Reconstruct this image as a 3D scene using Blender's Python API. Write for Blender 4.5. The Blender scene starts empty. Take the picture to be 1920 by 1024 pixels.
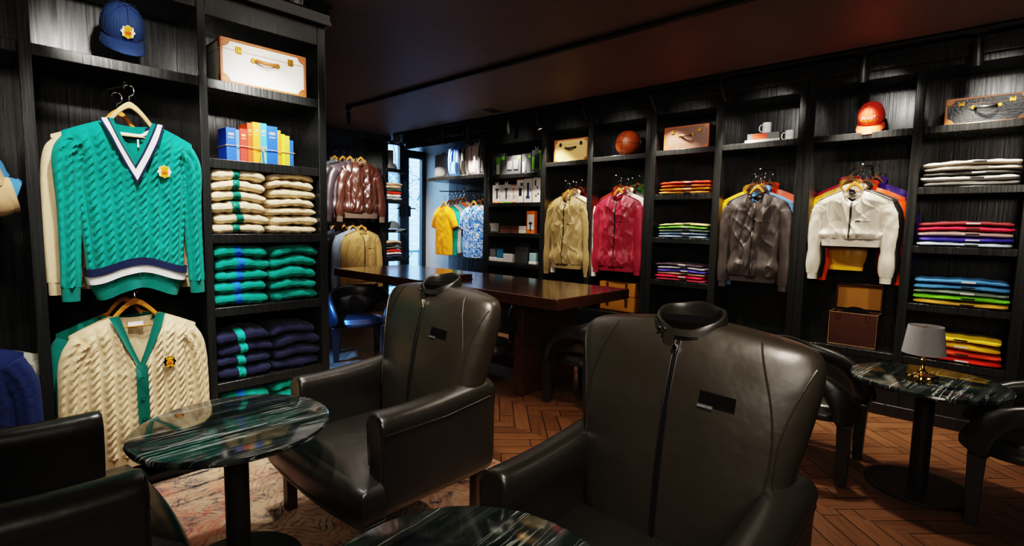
import bpy, math, random
from mathutils import Vector, Matrix, noise
random.seed(7)
pi = math.pi
COL = bpy.context.scene.collection

# ------------------------------------------------------------------ camera
H = 1.6
FPX, YAW, PIT, ROL = 964.677, 0.746859, -0.0931117, 0.0185397
FW = Vector((math.cos(YAW)*math.cos(PIT), math.sin(YAW)*math.cos(PIT), math.sin(PIT)))
_r = Vector((math.sin(YAW), -math.cos(YAW), 0)); _u = _r.cross(FW)
RT = _r*math.cos(ROL) + _u*math.sin(ROL)
UP = -_r*math.sin(ROL) + _u*math.cos(ROL)
cam = bpy.data.cameras.new('camera'); cam.sensor_width = 36; cam.lens = 36*FPX/1920
cam.clip_start = .02
camo = bpy.data.objects.new('camera', cam); COL.objects.link(camo)
camo.matrix_world = Matrix((RT, UP, -FW)).transposed().to_4x4()
camo.location = (0, 0, H)
bpy.context.scene.camera = camo

def ray(x, y): return FW + RT*((x-960)/FPX) + UP*((512-y)/FPX)
def on(ax, val, x, y):          # photo measurement -> point on a wall, shelf or floor plane of the room
    d = ray(x, y); o = Vector((0, 0, H)); return o + d*((val-o[ax])/d[ax])
def pX(v, x, y): return on(0, v, x, y)
def pY(v, x, y): return on(1, v, x, y)
def pZ(v, x, y): return on(2, v, x, y)

# ------------------------------------------------------------------ materials
MC = {}
def rgb(h):
    if isinstance(h, str):
        c = [int(h[i:i+2], 16)/255 for i in (0, 2, 4)]
        return tuple((x/12.92 if x <= .04045 else ((x+.055)/1.055)**2.4) for x in c)
    return h
def nodes(name):
    m = bpy.data.materials.new(name); m.use_nodes = True
    nt = m.node_tree; b = nt.nodes['Principled BSDF']; return m, nt, b
def N(nt, t, **kw):
    n = nt.nodes.new(t)
    for k, v in kw.items():
        if k.startswith('i_'):
            kk = k[2:]; n.inputs[int(kk) if kk.isdigit() else kk.replace('_', ' ')].default_value = v
        else: setattr(n, k, v)
    return n
def M(name, col, rough=.5, metal=0, spec=.5, bump=None, var=.12, sheen=0, coat=0, emit=0, vscale=9, stretch=None, coatr=.1):
    if name in MC: return MC[name]
    col = rgb(col)
    m, nt, b = nodes(name); L = nt.links.new
    b.inputs['Roughness'].default_value = rough; b.inputs['Metallic'].default_value = metal
    b.inputs['Specular IOR Level'].default_value = spec
    b.inputs['Sheen Weight'].default_value = sheen; b.inputs['Coat Weight'].default_value = coat; b.inputs['Coat Roughness'].default_value = coatr
    tc = N(nt, 'ShaderNodeTexCoord'); src = tc.outputs['Object']
    if stretch:
        mp = N(nt, 'ShaderNodeMapping'); mp.inputs['Scale'].default_value = stretch; L(src, mp.inputs[0]); src = mp.outputs[0]
    nz = N(nt, 'ShaderNodeTexNoise', i_Scale=vscale, i_Detail=4.0); L(src, nz.inputs['Vector'])
    mx = N(nt, 'ShaderNodeMix', data_type='RGBA'); L(nz.outputs['Fac'], mx.inputs[0])
    mx.inputs[6].default_value = (*[c*(1-var) for c in col], 1); mx.inputs[7].default_value = (*[min(1, c*(1+var)) for c in col], 1)
    L(mx.outputs[2], b.inputs['Base Color'])
    if bump:
        n2 = N(nt, 'ShaderNodeTexNoise', i_Scale=bump[0], i_Detail=3.0); L(src, n2.inputs['Vector'])
        bp = N(nt, 'ShaderNodeBump', i_Strength=bump[1], i_Distance=.01); L(n2.outputs['Fac'], bp.inputs['Height']); L(bp.outputs[0], b.inputs['Normal'])
    if emit:
        b.inputs['Emission Color'].default_value = (*col, 1); b.inputs['Emission Strength'].default_value = emit
    MC[name] = m; return m

def knit(name, col, rib=0):
    if name in MC: return MC[name]
    col = rgb(col); m, nt, b = nodes(name); L = nt.links.new
    b.inputs['Roughness'].default_value = .85; b.inputs['Sheen Weight'].default_value = .08; b.inputs['Specular IOR Level'].default_value = .2
    tc = N(nt, 'ShaderNodeTexCoord')
    w = N(nt, 'ShaderNodeTexWave', wave_type='BANDS', bands_direction='X' if rib else 'Z', i_Scale=75.0 if rib else 90.0, i_Distortion=.6, i_Detail=1.0)
    L(tc.outputs['Object'], w.inputs['Vector'])
    nz = N(nt, 'ShaderNodeTexNoise', i_Scale=260.0, i_Detail=2.0); L(tc.outputs['Object'], nz.inputs['Vector'])
    ad = N(nt, 'ShaderNodeMath', operation='ADD'); L(w.outputs['Fac'], ad.inputs[0]); L(nz.outputs['Fac'], ad.inputs[1])
    bp = N(nt, 'ShaderNodeBump', i_Strength=.55 if rib else .3, i_Distance=.004); L(ad.outputs[0], bp.inputs['Height']); L(bp.outputs[0], b.inputs['Normal'])
    mx = N(nt, 'ShaderNodeMix', data_type='RGBA'); L(ad.outputs[0], mx.inputs[0])
    mx.inputs[6].default_value = (*[c*.72 for c in col], 1); mx.inputs[7].default_value = (*[min(1, c*1.08) for c in col], 1)
    L(mx.outputs[2], b.inputs['Base Color']); MC[name] = m; return m

def cloth(name, col, rough=.75, wr=.35, spec=.25, sheen=.05): return M(name, col, rough, spec=spec, bump=(22, wr), sheen=sheen, var=.08)
def nylon(name, col): return M(name, col, .38, spec=.5, bump=(11, .55), var=.10, stretch=(1, 1, .45))

def lacquer():
    m, nt, b = nodes('black_lacquered_wood'); L = nt.links.new
    tc = N(nt, 'ShaderNodeTexCoord'); geo = N(nt, 'ShaderNodeNewGeometry')
    mp = N(nt, 'ShaderNodeMapping'); mp.inputs['Scale'].default_value = (60, 60, 1.6); L(geo.outputs['Position'], mp.inputs[0])
    nz = N(nt, 'ShaderNodeTexNoise', i_Scale=1.0, i_Detail=5.0, i_Roughness=.6); L(mp.outputs[0], nz.inputs['Vector'])
    n2 = N(nt, 'ShaderNodeTexNoise', i_Scale=28.0, i_Detail=4.0); L(geo.outputs['Position'], n2.inputs['Vector'])
    ad = N(nt, 'ShaderNodeMath', operation='ADD'); L(nz.outputs['Fac'], ad.inputs[0]); L(n2.outputs['Fac'], ad.inputs[1])
    bp = N(nt, 'ShaderNodeBump', i_Strength=.38, i_Distance=.003); L(nz.outputs['Fac'], bp.inputs['Height']); L(bp.outputs[0], b.inputs['Normal'])
    mr = N(nt, 'ShaderNodeMapRange', i_1=.3, i_2=.7, i_3=.20, i_4=.34); L(nz.outputs['Fac'], mr.inputs[0]); L(mr.outputs[0], b.inputs['Roughness'])
    cr = N(nt, 'ShaderNodeValToRGB'); cr.color_ramp.elements[0].color = (.010, .0105, .0105, 1); cr.color_ramp.elements[1].color = (.025, .0265, .026, 1)
    L(nz.outputs['Fac'], cr.inputs[0]); L(cr.outputs[0], b.inputs['Base Color']); b.inputs['Specular IOR Level'].default_value = .6
    return m
LAC = lacquer()

def marble():
    m, nt, b = nodes('dark_green_marble'); L = nt.links.new
    tc = N(nt, 'ShaderNodeTexCoord')
    mp = N(nt, 'ShaderNodeMapping'); mp.inputs['Rotation'].default_value = (0, 0, math.radians(42)); mp.inputs['Scale'].default_value = (.9, 9, 2); L(tc.outputs['Object'], mp.inputs[0])
    wn = N(nt, 'ShaderNodeTexNoise', i_Scale=1.6, i_Detail=5.0, i_Roughness=.55, i_Distortion=.6); L(mp.outputs[0], wn.inputs['Vector'])
    cr = N(nt, 'ShaderNodeValToRGB'); e = cr.color_ramp.elements
    e[0].position = .30; e[0].color = (.005, .006, .006, 1); e[1].position = .74; e[1].color = (.085, .095, .09, 1)
    x = e.new(.52); x.color = (.012, .02, .019, 1)
    L(wn.outputs['Fac'], cr.inputs[0])
    def vein(scale, thr, seedv, dist):
        m2 = N(nt, 'ShaderNodeMapping'); m2.inputs['Rotation'].default_value = (0, 0, math.radians(42)); m2.inputs['Scale'].default_value = (.30, 4.6, 1); m2.inputs['Location'].default_value = (seedv, seedv*.7, 0); L(tc.outputs['Object'], m2.inputs[0])
        n = N(nt, 'ShaderNodeTexNoise', i_Scale=scale, i_Detail=6.0, i_Roughness=.6, i_Distortion=dist); L(m2.outputs[0], n.inputs['Vector'])
        s = N(nt, 'ShaderNodeMath', operation='SUBTRACT', i_1=.5); L(n.outputs['Fac'], s.inputs[0])
        a = N(nt, 'ShaderNodeMath', operation='ABSOLUTE'); L(s.outputs[0], a.inputs[0])
        r = N(nt, 'ShaderNodeMapRange', i_1=0.0, i_2=thr, i_3=1.0, i_4=0.0); L(a.outputs[0], r.inputs[0])
        return r.outputs[0]
    v1 = vein(1.25, .010, 3.1, .25); v2 = vein(4.5, .018, 8.4, .5)
    k = N(nt, 'ShaderNodeTexNoise', i_Scale=3.0, i_Detail=2.0); L(tc.outputs['Object'], k.inputs['Vector'])
    kk = N(nt, 'ShaderNodeMapRange', i_1=.47, i_2=.66, i_3=0.0, i_4=.8); L(k.outputs['Fac'], kk.inputs[0])
    mu = N(nt, 'ShaderNodeMath', operation='MULTIPLY'); L(v2, mu.inputs[0]); L(kk.outputs[0], mu.inputs[1])
    ad = N(nt, 'ShaderNodeMath', operation='MAXIMUM'); L(v1, ad.inputs[0]); L(mu.outputs[0], ad.inputs[1])
    mx = N(nt, 'ShaderNodeMix', data_type='RGBA'); L(ad.outputs[0], mx.inputs[0]); L(cr.outputs[0], mx.inputs[6]); mx.inputs[7].default_value = (.50, .53, .50, 1)
    L(mx.outputs[2], b.inputs['Base Color']); b.inputs['Roughness'].default_value = .10; b.inputs['Specular IOR Level'].default_value = .5
    b.inputs['Coat Weight'].default_value = .1; b.inputs['Coat Roughness'].default_value = .03
    return m
MARB = marble()

def wood_floor():
    m, nt, b = nodes('herringbone_oak_floor'); L = nt.links.new
    tc = N(nt, 'ShaderNodeTexCoord')
    def brick(rot, off):
        mp = N(nt, 'ShaderNodeMapping'); mp.inputs['Rotation'].default_value = (0, 0, rot); mp.inputs['Location'].default_value = off; L(tc.outputs['Object'], mp.inputs[0])
        br = N(nt, 'ShaderNodeTexBrick', offset=.5, i_Scale=1.0, i_Mortar_Size=.004, i_Bias=0.0, i_Brick_Width=.6, i_Row_Height=.12)
        br.inputs['Color1'].default_value = (.13, .058, .024, 1); br.inputs['Color2'].default_value = (.20, .092, .040, 1); br.inputs['Mortar'].default_value = (.018, .009, .005, 1)
        L(mp.outputs[0], br.inputs['Vector'])
        m3 = N(nt, 'ShaderNodeMapping'); m3.inputs['Scale'].default_value = (3, 55, 1); L(mp.outputs[0], m3.inputs[0])
        g = N(nt, 'ShaderNodeTexNoise', i_Scale=1.0, i_Detail=4.0); L(m3.outputs[0], g.inputs['Vector'])
        mx = N(nt, 'ShaderNodeMix', data_type='RGBA', blend_type='MULTIPLY'); mx.inputs[0].default_value = .7
        cr = N(nt, 'ShaderNodeValToRGB'); cr.color_ramp.elements[0].position = .3; cr.color_ramp.elements[0].color = (.4, .4, .4, 1); cr.color_ramp.elements[1].position = .7
        L(g.outputs['Fac'], cr.inputs[0]); L(br.outputs['Color'], mx.inputs[6]); L(cr.outputs[0], mx.inputs[7]); return mx.outputs[2]
    a = brick(math.radians(45), (0, 0, 0)); c = brick(math.radians(-45), (.3, .2, 0))
    sx = N(nt, 'ShaderNodeSeparateXYZ'); L(tc.outputs['Object'], sx.inputs[0])
    w = N(nt, 'ShaderNodeMath', operation='PINGPONG', i_1=.42); L(sx.outputs[0], w.inputs[0])
    # zig-zag: alternate plank direction in strips
    md = N(nt, 'ShaderNodeMath', operation='FLOORED_MODULO', i_1=.84); L(sx.outputs[0], md.inputs[0])
    gt = N(nt, 'ShaderNodeMath', operation='GREATER_THAN', i_1=.42); L(md.outputs[0], gt.inputs[0])
    mx = N(nt, 'ShaderNodeMix', data_type='RGBA'); L(gt.outputs[0], mx.inputs[0]); L(a, mx.inputs[6]); L(c, mx.inputs[7])
    L(mx.outputs[2], b.inputs['Base Color']); b.inputs['Roughness'].default_value = .38
    nz = N(nt, 'ShaderNodeTexNoise', i_Scale=9.0, i_Detail=4.0); L(tc.outputs['Object'], nz.inputs['Vector'])
    mr = N(nt, 'ShaderNodeMapRange', i_3=.28, i_4=.5); L(nz.outputs['Fac'], mr.inputs[0]); L(mr.outputs[0], b.inputs['Roughness'])
    bp = N(nt, 'ShaderNodeBump', i_Strength=.15, i_Distance=.004); L(nz.outputs['Fac'], bp.inputs['Height']); L(bp.outputs[0], b.inputs['Normal'])
    return m

def rug_mat():
    m, nt, b = nodes('faded_persian_rug'); L = nt.links.new
    tc = N(nt, 'ShaderNodeTexCoord'); P = tc.outputs['Object']
    def noi(sc, det=5, dist=0, rough=.6, stretch=None, off=0):
        src = P
        mp = N(nt, 'ShaderNodeMapping'); mp.inputs['Scale'].default_value = stretch or (1, 1, 1); mp.inputs['Location'].default_value = (off, off, 0); L(P, mp.inputs[0])
        n = N(nt, 'ShaderNodeTexNoise', i_Scale=sc, i_Detail=float(det), i_Distortion=float(dist), i_Roughness=rough); L(mp.outputs[0], n.inputs['Vector']); return n.outputs['Fac']
    def ramp(src, a, c):
        r = N(nt, 'ShaderNodeMapRange', i_1=a, i_2=c); L(src, r.inputs[0]); return r.outputs[0]
    def mixc(f, a, col):
        mx = N(nt, 'ShaderNodeMix', data_type='RGBA'); L(f, mx.inputs[0])
        if isinstance(a, tuple): mx.inputs[6].default_value = (*a, 1)
        else: L(a, mx.inputs[6])
        mx.inputs[7].default_value = (*col, 1); return mx.outputs[2]
    def mul(a, c):
        n = N(nt, 'ShaderNodeMath', operation='MULTIPLY'); L(a, n.inputs[0]); L(c, n.inputs[1]); return n.outputs[0]
    c = mixc(ramp(noi(2.2, 3), .42, .62), rgb('b89c82'), rgb('a8846c'))
    vn = N(nt, 'ShaderNodeTexNoise', i_Scale=5.0, i_Detail=3.0); L(P, vn.inputs['Vector'])
    vm = N(nt, 'ShaderNodeMix', data_type='RGBA'); vm.inputs[0].default_value = .12; L(P, vm.inputs[6]); L(vn.outputs['Color'], vm.inputs[7])
    vor = N(nt, 'ShaderNodeTexVoronoi', i_Scale=2.6, feature='F1', distance='MINKOWSKI', i_Exponent=.8); L(vm.outputs[2], vor.inputs['Vector'])
    # concentric medallion bands
    sn = N(nt, 'ShaderNodeMath', operation='MULTIPLY', i_1=42.0); L(vor.outputs['Distance'], sn.inputs[0])
    si = N(nt, 'ShaderNodeMath', operation='SINE'); L(sn.outputs[0], si.inputs[0])
    wear = ramp(noi(7, 6, 0, .7), .40, .60)
    wob = mul(ramp(si.outputs[0], .45, .95), wear)
    c = mixc(wob, c, rgb('4a4c50'))
    c = mixc(mul(ramp(noi(3.1, 4, .4, .6, None, 5), .50, .62), ramp(noi(16, 6, 0, .75, None, 2), .38, .66)), c, rgb('a8584a'))
    c = mixc(mul(ramp(noi(4.5, 5, 1.2, .65, None, 9), .52, .60), ramp(noi(18, 6, 0, .75, None, 3), .40, .62)), c, rgb('3b4450'))
    c = mixc(ramp(noi(26, 6, 0, .8, None, 4), .50, .70), c, rgb('8f765f'))
    # border stripes along the edges (object space, half size 1.15 x 1.95)
    sx = N(nt, 'ShaderNodeSeparateXYZ'); L(P, sx.inputs[0])
    def edge(o, half):
        a = N(nt, 'ShaderNodeMath', operation='ABSOLUTE'); L(o, a.inputs[0])
        s = N(nt, 'ShaderNodeMath', operation='SUBTRACT'); s.inputs[0].default_value = half; L(a.outputs[0], s.inputs[1]); return s.outputs[0]
    mn = N(nt, 'ShaderNodeMath', operation='MINIMUM'); L(edge(sx.outputs[0], 1.30), mn.inputs[0]); L(edge(sx.outputs[1], 1.95), mn.inputs[1])
    st = N(nt, 'ShaderNodeMath', operation='MULTIPLY', i_1=38.0); L(mn.outputs[0], st.inputs[0])
    ss = N(nt, 'ShaderNodeMath', operation='SINE'); L(st.outputs[0], ss.inputs[0])
    inb = N(nt, 'ShaderNodeMapRange', i_1=.42, i_2=.40); L(mn.outputs[0], inb.inputs[0])
    c = mixc(mul(mul(ramp(ss.outputs[0], .8, .95), inb.outputs[0]), wear), c, rgb('2a2f38'))
    L(c, b.inputs['Base Color']); b.inputs['Roughness'].default_value = .95; b.inputs['Specular IOR Level'].default_value = .1
    bp = N(nt, 'ShaderNodeBump', i_Strength=.4, i_Distance=.004); L(noi(160, 2), bp.inputs['Height']); L(bp.outputs[0], b.inputs['Normal'])
    return m

def leather(name, col, rough=.36, scale=26, bst=.22):
    m, nt, b = nodes(name); L = nt.links.new; col = rgb(col)
    tc = N(nt, 'ShaderNodeTexCoord')
    n1 = N(nt, 'ShaderNodeTexNoise', i_Scale=scale*.35, i_Detail=3.0); L(tc.outputs['Object'], n1.inputs['Vector'])
    n2 = N(nt, 'ShaderNodeTexVoronoi', i_Scale=420.0); L(tc.outputs['Object'], n2.inputs['Vector'])
    bp = N(nt, 'ShaderNodeBump', i_Strength=bst, i_Distance=.012); L(n1.outputs['Fac'], bp.inputs['Height'])
    b2 = N(nt, 'ShaderNodeBump', i_Strength=.12, i_Distance=.001); L(n2.outputs['Distance'], b2.inputs['Height']); L(bp.outputs[0], b2.inputs['Normal']); L(b2.outputs[0], b.inputs['Normal'])
    mr = N(nt, 'ShaderNodeMapRange', i_3=rough*.8, i_4=rough*1.25); L(n1.outputs['Fac'], mr.inputs[0]); L(mr.outputs[0], b.inputs['Roughness'])
    b.inputs['Base Color'].default_value = (*col, 1); b.inputs['Specular IOR Level'].default_value = .75
    return m

# ------------------------------------------------------------------ mesh builder
class MB:
    def __init__(s): s.v = []; s.f = []
    def add(s, vs, fs):
        o = len(s.v); s.v += [tuple(v) for v in vs]; s.f += [tuple(i+o for i in f) for f in fs]; return s
    def box(s, x0, x1, y0, y1, z0, z1):
        v = [(x, y, z) for z in (z0, z1) for y in (y0, y1) for x in (x0, x1)]
        return s.add(v, [(0, 2, 3, 1), (4, 5, 7, 6), (0, 1, 5, 4), (2, 6, 7, 3), (0, 4, 6, 2), (1, 3, 7, 5)])
    def loft(s, rings, cap=True, closed=True):
        n = len(rings[0]); vs = [p for r in rings for p in r]; fs = []
        for i in range(len(rings)-1):
            for j in range(n if closed else n-1):
                a = i*n+j; b = i*n+(j+1) % n; fs.append((a, b, b+n, a+n))
        if cap and closed:
            fs.append(tuple(reversed(range(n)))); fs.append(tuple((len(rings)-1)*n+j for j in range(n)))
        return s.add(vs, fs)
    def grid(s, nu, nv, fn):
        vs = [fn(i/nu, j/nv) for j in range(nv+1) for i in range(nu+1)]
        fs = [(j*(nu+1)+i, j*(nu+1)+i+1, (j+1)*(nu+1)+i+1, (j+1)*(nu+1)+i) for j in range(nv) for i in range(nu)]
        return s.add(vs, fs)
    def tube(s, pts, r, n=8, ry=None, cap=True):
        pts = [Vector(p) for p in pts]; rings = []; prev = None
        for i, p in enumerate(pts):
            t = (pts[min(i+1, len(pts)-1)]-pts[max(i-1, 0)]).normalized()
            if prev is None:
                a = Vector((0, 0, 1)) if abs(t.z) < .9 else Vector((0, 1, 0))
                nn = (a - t*a.dot(t)).normalized()
            else: nn = (prev - t*prev.dot(t)).normalized()
            prev = nn; bb = t.cross(nn)
            ri = r[i] if isinstance(r, (list, tuple)) else r
            rings.append([p + nn*ri*math.cos(2*pi*k/n) + bb*(ry or ri)*math.sin(2*pi*k/n) for k in range(n)])
        return s.loft(rings, cap)
    def lathe(s, prof, n=32, c=(0, 0, 0), cap=True, scallop=None):
        rings = []
        for i, (r, z) in enumerate(prof):
            rings.append([(c[0]+(r*(1+(scallop[i] if scallop else 0)*math.cos(8*2*pi*k/n)))*math.cos(2*pi*k/n), c[1]+(r*(1+(scallop[i] if scallop else 0)*math.cos(8*2*pi*k/n)))*math.sin(2*pi*k/n), c[2]+z) for k in range(n)])
        return s.loft(rings, cap)
    def ell(s, c, r, n=16, m=10, z0=-1.0, z1=1.0):
        prof = []
        for i in range(m+1):
            t = z0+(z1-z0)*i/m; a = math.asin(max(-1, min(1, t)))
            prof.append((max(.001, math.cos(a)), math.sin(a)))
        return s.loft([[(c[0]+q*r[0]*math.cos(2*pi*k/n), c[1]+q*r[1]*math.sin(2*pi*k/n), c[2]+w*r[2]) for k in range(n)] for q, w in prof])
    def poly(s, pts, y0, y1):     # extrude an XZ outline along y
        n = len(pts); v = [(x, y0, z) for x, z in pts]+[(x, y1, z) for x, z in pts]
        return s.add(v, [tuple(range(n)), tuple(reversed(range(n, 2*n)))]+[(i, i+n, (i+1) % n+n, (i+1) % n) for i in range(n)])
    def xf(s, m):
        s.v = [tuple(m @ Vector(v)) for v in s.v]; return s
    def disc(s, c, r, y0, y1, n=20): return s.poly([(c[0]+r*math.cos(2*pi*k/n), c[1]+r*math.sin(2*pi*k/n)) for k in range(n)], y0, y1)

def obj(name, mb, mat, parent=None, bevel=0, sub=0, seg=2, ang=38, flip=False, label=None):
    me = bpy.data.meshes.new(name); me.from_pydata(mb.v, [], mb.f); me.materials.append(mat)
    import bmesh
    bm = bmesh.new(); bm.from_mesh(me); bmesh.ops.recalc_face_normals(bm, faces=bm.faces); bm.to_mesh(me); bm.free()
    me.shade_smooth(); me.set_sharp_from_angle(angle=math.radians(ang))
    o = bpy.data.objects.new(name, me); COL.objects.link(o)
    if parent: o.parent = parent
    if bevel:
        md = o.modifiers.new('bevel', 'BEVEL'); md.width = bevel; md.segments = seg; md.limit_method = 'ANGLE'; md.angle_limit = math.radians(40)
    if sub:
        md = o.modifiers.new('sub', 'SUBSURF'); md.levels = sub; md.render_levels = sub
    if label: o['label'] = label
    return o
def thing(name, label, cat, loc=(0, 0, 0), rz=0, group=None, rx=0):
    o = bpy.data.objects.new(name, None); COL.objects.link(o); o.empty_display_size = .05
    o.location = loc; o.rotation_euler = (rx, 0, rz)
    return tag(o, label, cat, group)
def tag(o, label, cat, group=None):
    o['label'] = label; o['category'] = cat
    if group: o['group'] = group
    return o
def struct(name, mb, mat, **k):
    o = obj(name, mb, mat, **k); o['kind'] = 'structure'; return o
def dup(root, loc, rz, label, group=None):
    def cp(o, par):
        c = o.copy(); COL.objects.link(c); c.parent = par
        for ch in o.children: cp(ch, c)
        return c
    r = cp(root, None); r.location = loc; r.rotation_euler = (root.rotation_euler[0], 0, rz); r['label'] = label
    if group: r['group'] = group
    return r
def text_mb(body, size, ext=.001, align='CENTER'):
    cu = bpy.data.curves.new('t', 'FONT'); cu.body = body; cu.size = size; cu.extrude = ext; cu.align_x = align; cu.align_y = 'CENTER'
    o = bpy.data.objects.new('t', cu); COL.objects.link(o)
    bpy.context.view_layer.update()
    me = bpy.data.meshes.new_from_object(o.evaluated_get(bpy.context.evaluated_depsgraph_get()))
    mb = MB(); mb.add([(v.co.x, -v.co.z, v.co.y) for v in me.vertices], [tuple(p.vertices) for p in me.polygons])
    bpy.data.objects.remove(o); bpy.data.curves.remove(cu); bpy.data.meshes.remove(me); return mb
def shift(mb, d): return mb.xf(Matrix.Translation(d))
RW = -pi/2      # things on the right wall turn their front to -X
ORD = ['lowest', 'second from bottom', 'third from bottom', 'fourth from bottom', 'fifth from bottom', 'sixth from bottom', 'seventh from bottom']
def ordn(i, n): return 'topmost' if i == n-1 else ORD[i]
# ------------------------------------------------------------------ the setting
CEIL = 3.13
WALLM = M('black_wall_paint', (.012, .011, .011), .55, var=.2)
CEILM = M('dark_brown_ceiling_paint', (.135, .098, .080), .55, spec=.4, bump=(90, .12), var=.1)
struct('floor', MB().box(-2.6, 7.2, -2.6, 8.7, -.1, 0), wood_floor())
struct('ceiling', MB().box(-2.6, 7.2, -2.6, 8.7, CEIL, CEIL+.1), CEILM)
struct('wall_right', MB().box(5.9, 6.0, -2.6, 5.6, 0, CEIL).box(5.9, 6.46, 5.55, 5.6, 0, CEIL), WALLM)
struct('wall_right_end', MB().box(6.46, 6.56, 5.55, 8.5, 0, CEIL), M('pale_painted_wall', 'cfd3d6', .6, var=.04))
struct('wall_left', MB().box(-2.6, 1.84, 4.06, 4.16, 0, CEIL), WALLM)
struct('wall_back', MB().box(-2.6, 7.2, -2.7, -2.6, 0, CEIL), WALLM)
struct('wall_side', MB().box(-2.7, -2.6, -2.6, 4.2, 0, CEIL), WALLM)
struct('wall_far', MB().box(.9, 5.36, 8.42, 8.52, 0, CEIL), WALLM)
struct('wall_passage', MB().box(.9, 1.0, 4.1, 8.5, 0, CEIL), WALLM)

def glass():
    m, nt, b = nodes('clear_window_glass'); L = nt.links.new
    t = N(nt, 'ShaderNodeBsdfTransparent'); t.inputs[0].default_value = (.93, .97, 1, 1)
    g = N(nt, 'ShaderNodeBsdfGlossy', i_Roughness=.02)
    f = N(nt, 'ShaderNodeFresnel', i_IOR=1.45); mx = N(nt, 'ShaderNodeMixShader')
    L(f.outputs[0], mx.inputs[0]); L(t.outputs[0], mx.inputs[1]); L(g.outputs[0], mx.inputs[2]); L(mx.outputs[0], nt.nodes['Material Output'].inputs[0]); return m
GLASS = glass()
FRAME = M('dark_blue_black_metal_frame', (.008, .016, .026), .35)
STEEL = M('polished_steel', (.75, .75, .76), .18, 1, var=.05)
BLKMET = M('matt_black_metal', (.022, .018, .016), .45, .3)
YD = 8.42
def xd(x, y=400): return pY(YD, x, y).x
g1, g2, f1, f2, f3, f4 = xd(727), xd(748), xd(748), xd(764.5), xd(788.7), 6.46
zt = pY(YD, 775, 258).z
w1 = struct('window_1', MB().box(5.36, g1, YD-.03, YD+.05, 0, CEIL).box(f1, (f1+f2)/2, YD-.04, YD+.05, 0, CEIL).box(g1, f1, YD-.03, YD+.05, 0, .12).box(g1, f1, YD-.03, YD+.05, CEIL-.06, CEIL).box(g1, f1, YD-.03, YD+.05, pY(YD, 740, 268).z, pY(YD, 740, 262).z), FRAME, bevel=.006)
obj('pane', MB().box(g1, f1, YD, YD+.008, .12, CEIL-.06), GLASS, w1)
d1 = struct('door_1', MB().box((f1+f2)/2, f2, YD-.05, YD+.05, 0, CEIL-.05).box(f3, f4, YD-.05, YD+.05, 0, CEIL-.05).box(f2, f3, YD-.05, YD+.05, 0, .25).box(f2, f3, YD-.05, YD+.05, 2.86, CEIL), FRAME, bevel=.006)
obj('pane', MB().box(f2, f3, YD, YD+.008, .25, 2.86), GLASS, d1)
for sx, xx in ((1, 770.5), (-1, 752)):
    p = pY(YD-.09, xx, 391)
    hb = MB().tube([(p.x-.0*sx, YD-.05, p.z), (p.x, YD-.10, p.z), (p.x+.1*sx, YD-.10, p.z)], .012).box(p.x-.02, p.x+.02, YD-.06, YD-.05, p.z-.16, p.z+.05)
    h = obj('door_handle', hb, BLKMET, d1)
# outside: street with pale brick wall
def brickm():
    m, nt, b = nodes('pale_street_brick'); L = nt.links.new
    tc = N(nt, 'ShaderNodeTexCoord'); mp = N(nt, 'ShaderNodeMapping'); mp.inputs['Rotation'].default_value = (pi/2, 0, 0); L(tc.outputs['Object'], mp.inputs[0])
    br = N(nt, 'ShaderNodeTexBrick', i_Scale=1.0, i_Mortar_Size=.012, i_Brick_Width=.34, i_Row_Height=.14)
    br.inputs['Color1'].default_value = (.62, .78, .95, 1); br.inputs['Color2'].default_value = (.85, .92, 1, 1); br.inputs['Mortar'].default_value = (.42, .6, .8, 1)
    L(mp.outputs[0], br.inputs['Vector']); L(br.outputs['Color'], b.inputs['Base Color']); b.inputs['Roughness'].default_value = .9; return m
tag(obj('brick_wall', MB().box(4.5, 12, 11.4, 11.6, -.2, 3.6), brickm()), 'pale sunlit brick wall across the street outside the glass door', 'wall')['kind'] = 'structure'
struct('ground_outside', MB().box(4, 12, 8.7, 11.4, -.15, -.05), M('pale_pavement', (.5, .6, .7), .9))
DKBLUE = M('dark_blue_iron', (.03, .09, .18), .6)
rl = thing('iron_railing', 'dark blue iron railing outside behind the glass door', 'railing', (7.0, 10.6, -.05))
obj('rail', MB().box(-1.2, 2.2, -.02, .02, .92, .97).box(-1.2, 2.2, -.02, .02, .1, .14), DKBLUE, rl)
for i in range(12):
    x = -1.15+i*.3; obj('baluster', MB().tube([(x, 0, 0), (x, 0, 1.0)], .012, 6), DKBLUE, rl)
for i in range(6):
    x = -1.0+i*.6; obj('cross_bar', MB().tube([(x, 0, .12), (x+.55, 0, .93)], .012, 6), DKBLUE, rl)
bc = pY(10.2, 783, 376)
bk = thing('bicycle', 'white-tyred bicycle parked outside, seen through the glass door', 'bicycle', (bc.x, 10.2, bc.z))
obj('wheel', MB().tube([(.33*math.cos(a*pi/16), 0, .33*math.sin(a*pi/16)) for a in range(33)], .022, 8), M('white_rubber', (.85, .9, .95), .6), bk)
obj('wheel', MB().tube([(1.0+.33*math.cos(a*pi/16), 0, .33*math.sin(a*pi/16)) for a in range(33)], .022, 8), MC['white_rubber'], bk)
obj('frame', MB().tube([(0, 0, 0), (.2, 0, .45), (.7, 0, .42), (.5, 0, .02), (.2, 0, .42)], .018).tube([(.5, 0, .02), (1.0, 0, 0), (.72, 0, .45)], .014), DKBLUE, bk)
obj('saddle', MB().ell((.72, 0, .5), (.12, .06, .04)), BLKMET, bk)
obj('handlebar', MB().tube([(.18, -.22, .52), (.16, 0, .55), (.18, .22, .52)], .014).tube([(.16, 0, .55), (.2, 0, .42)], .012), BLKMET, bk)
vb = MB(); random.seed(3)
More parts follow.
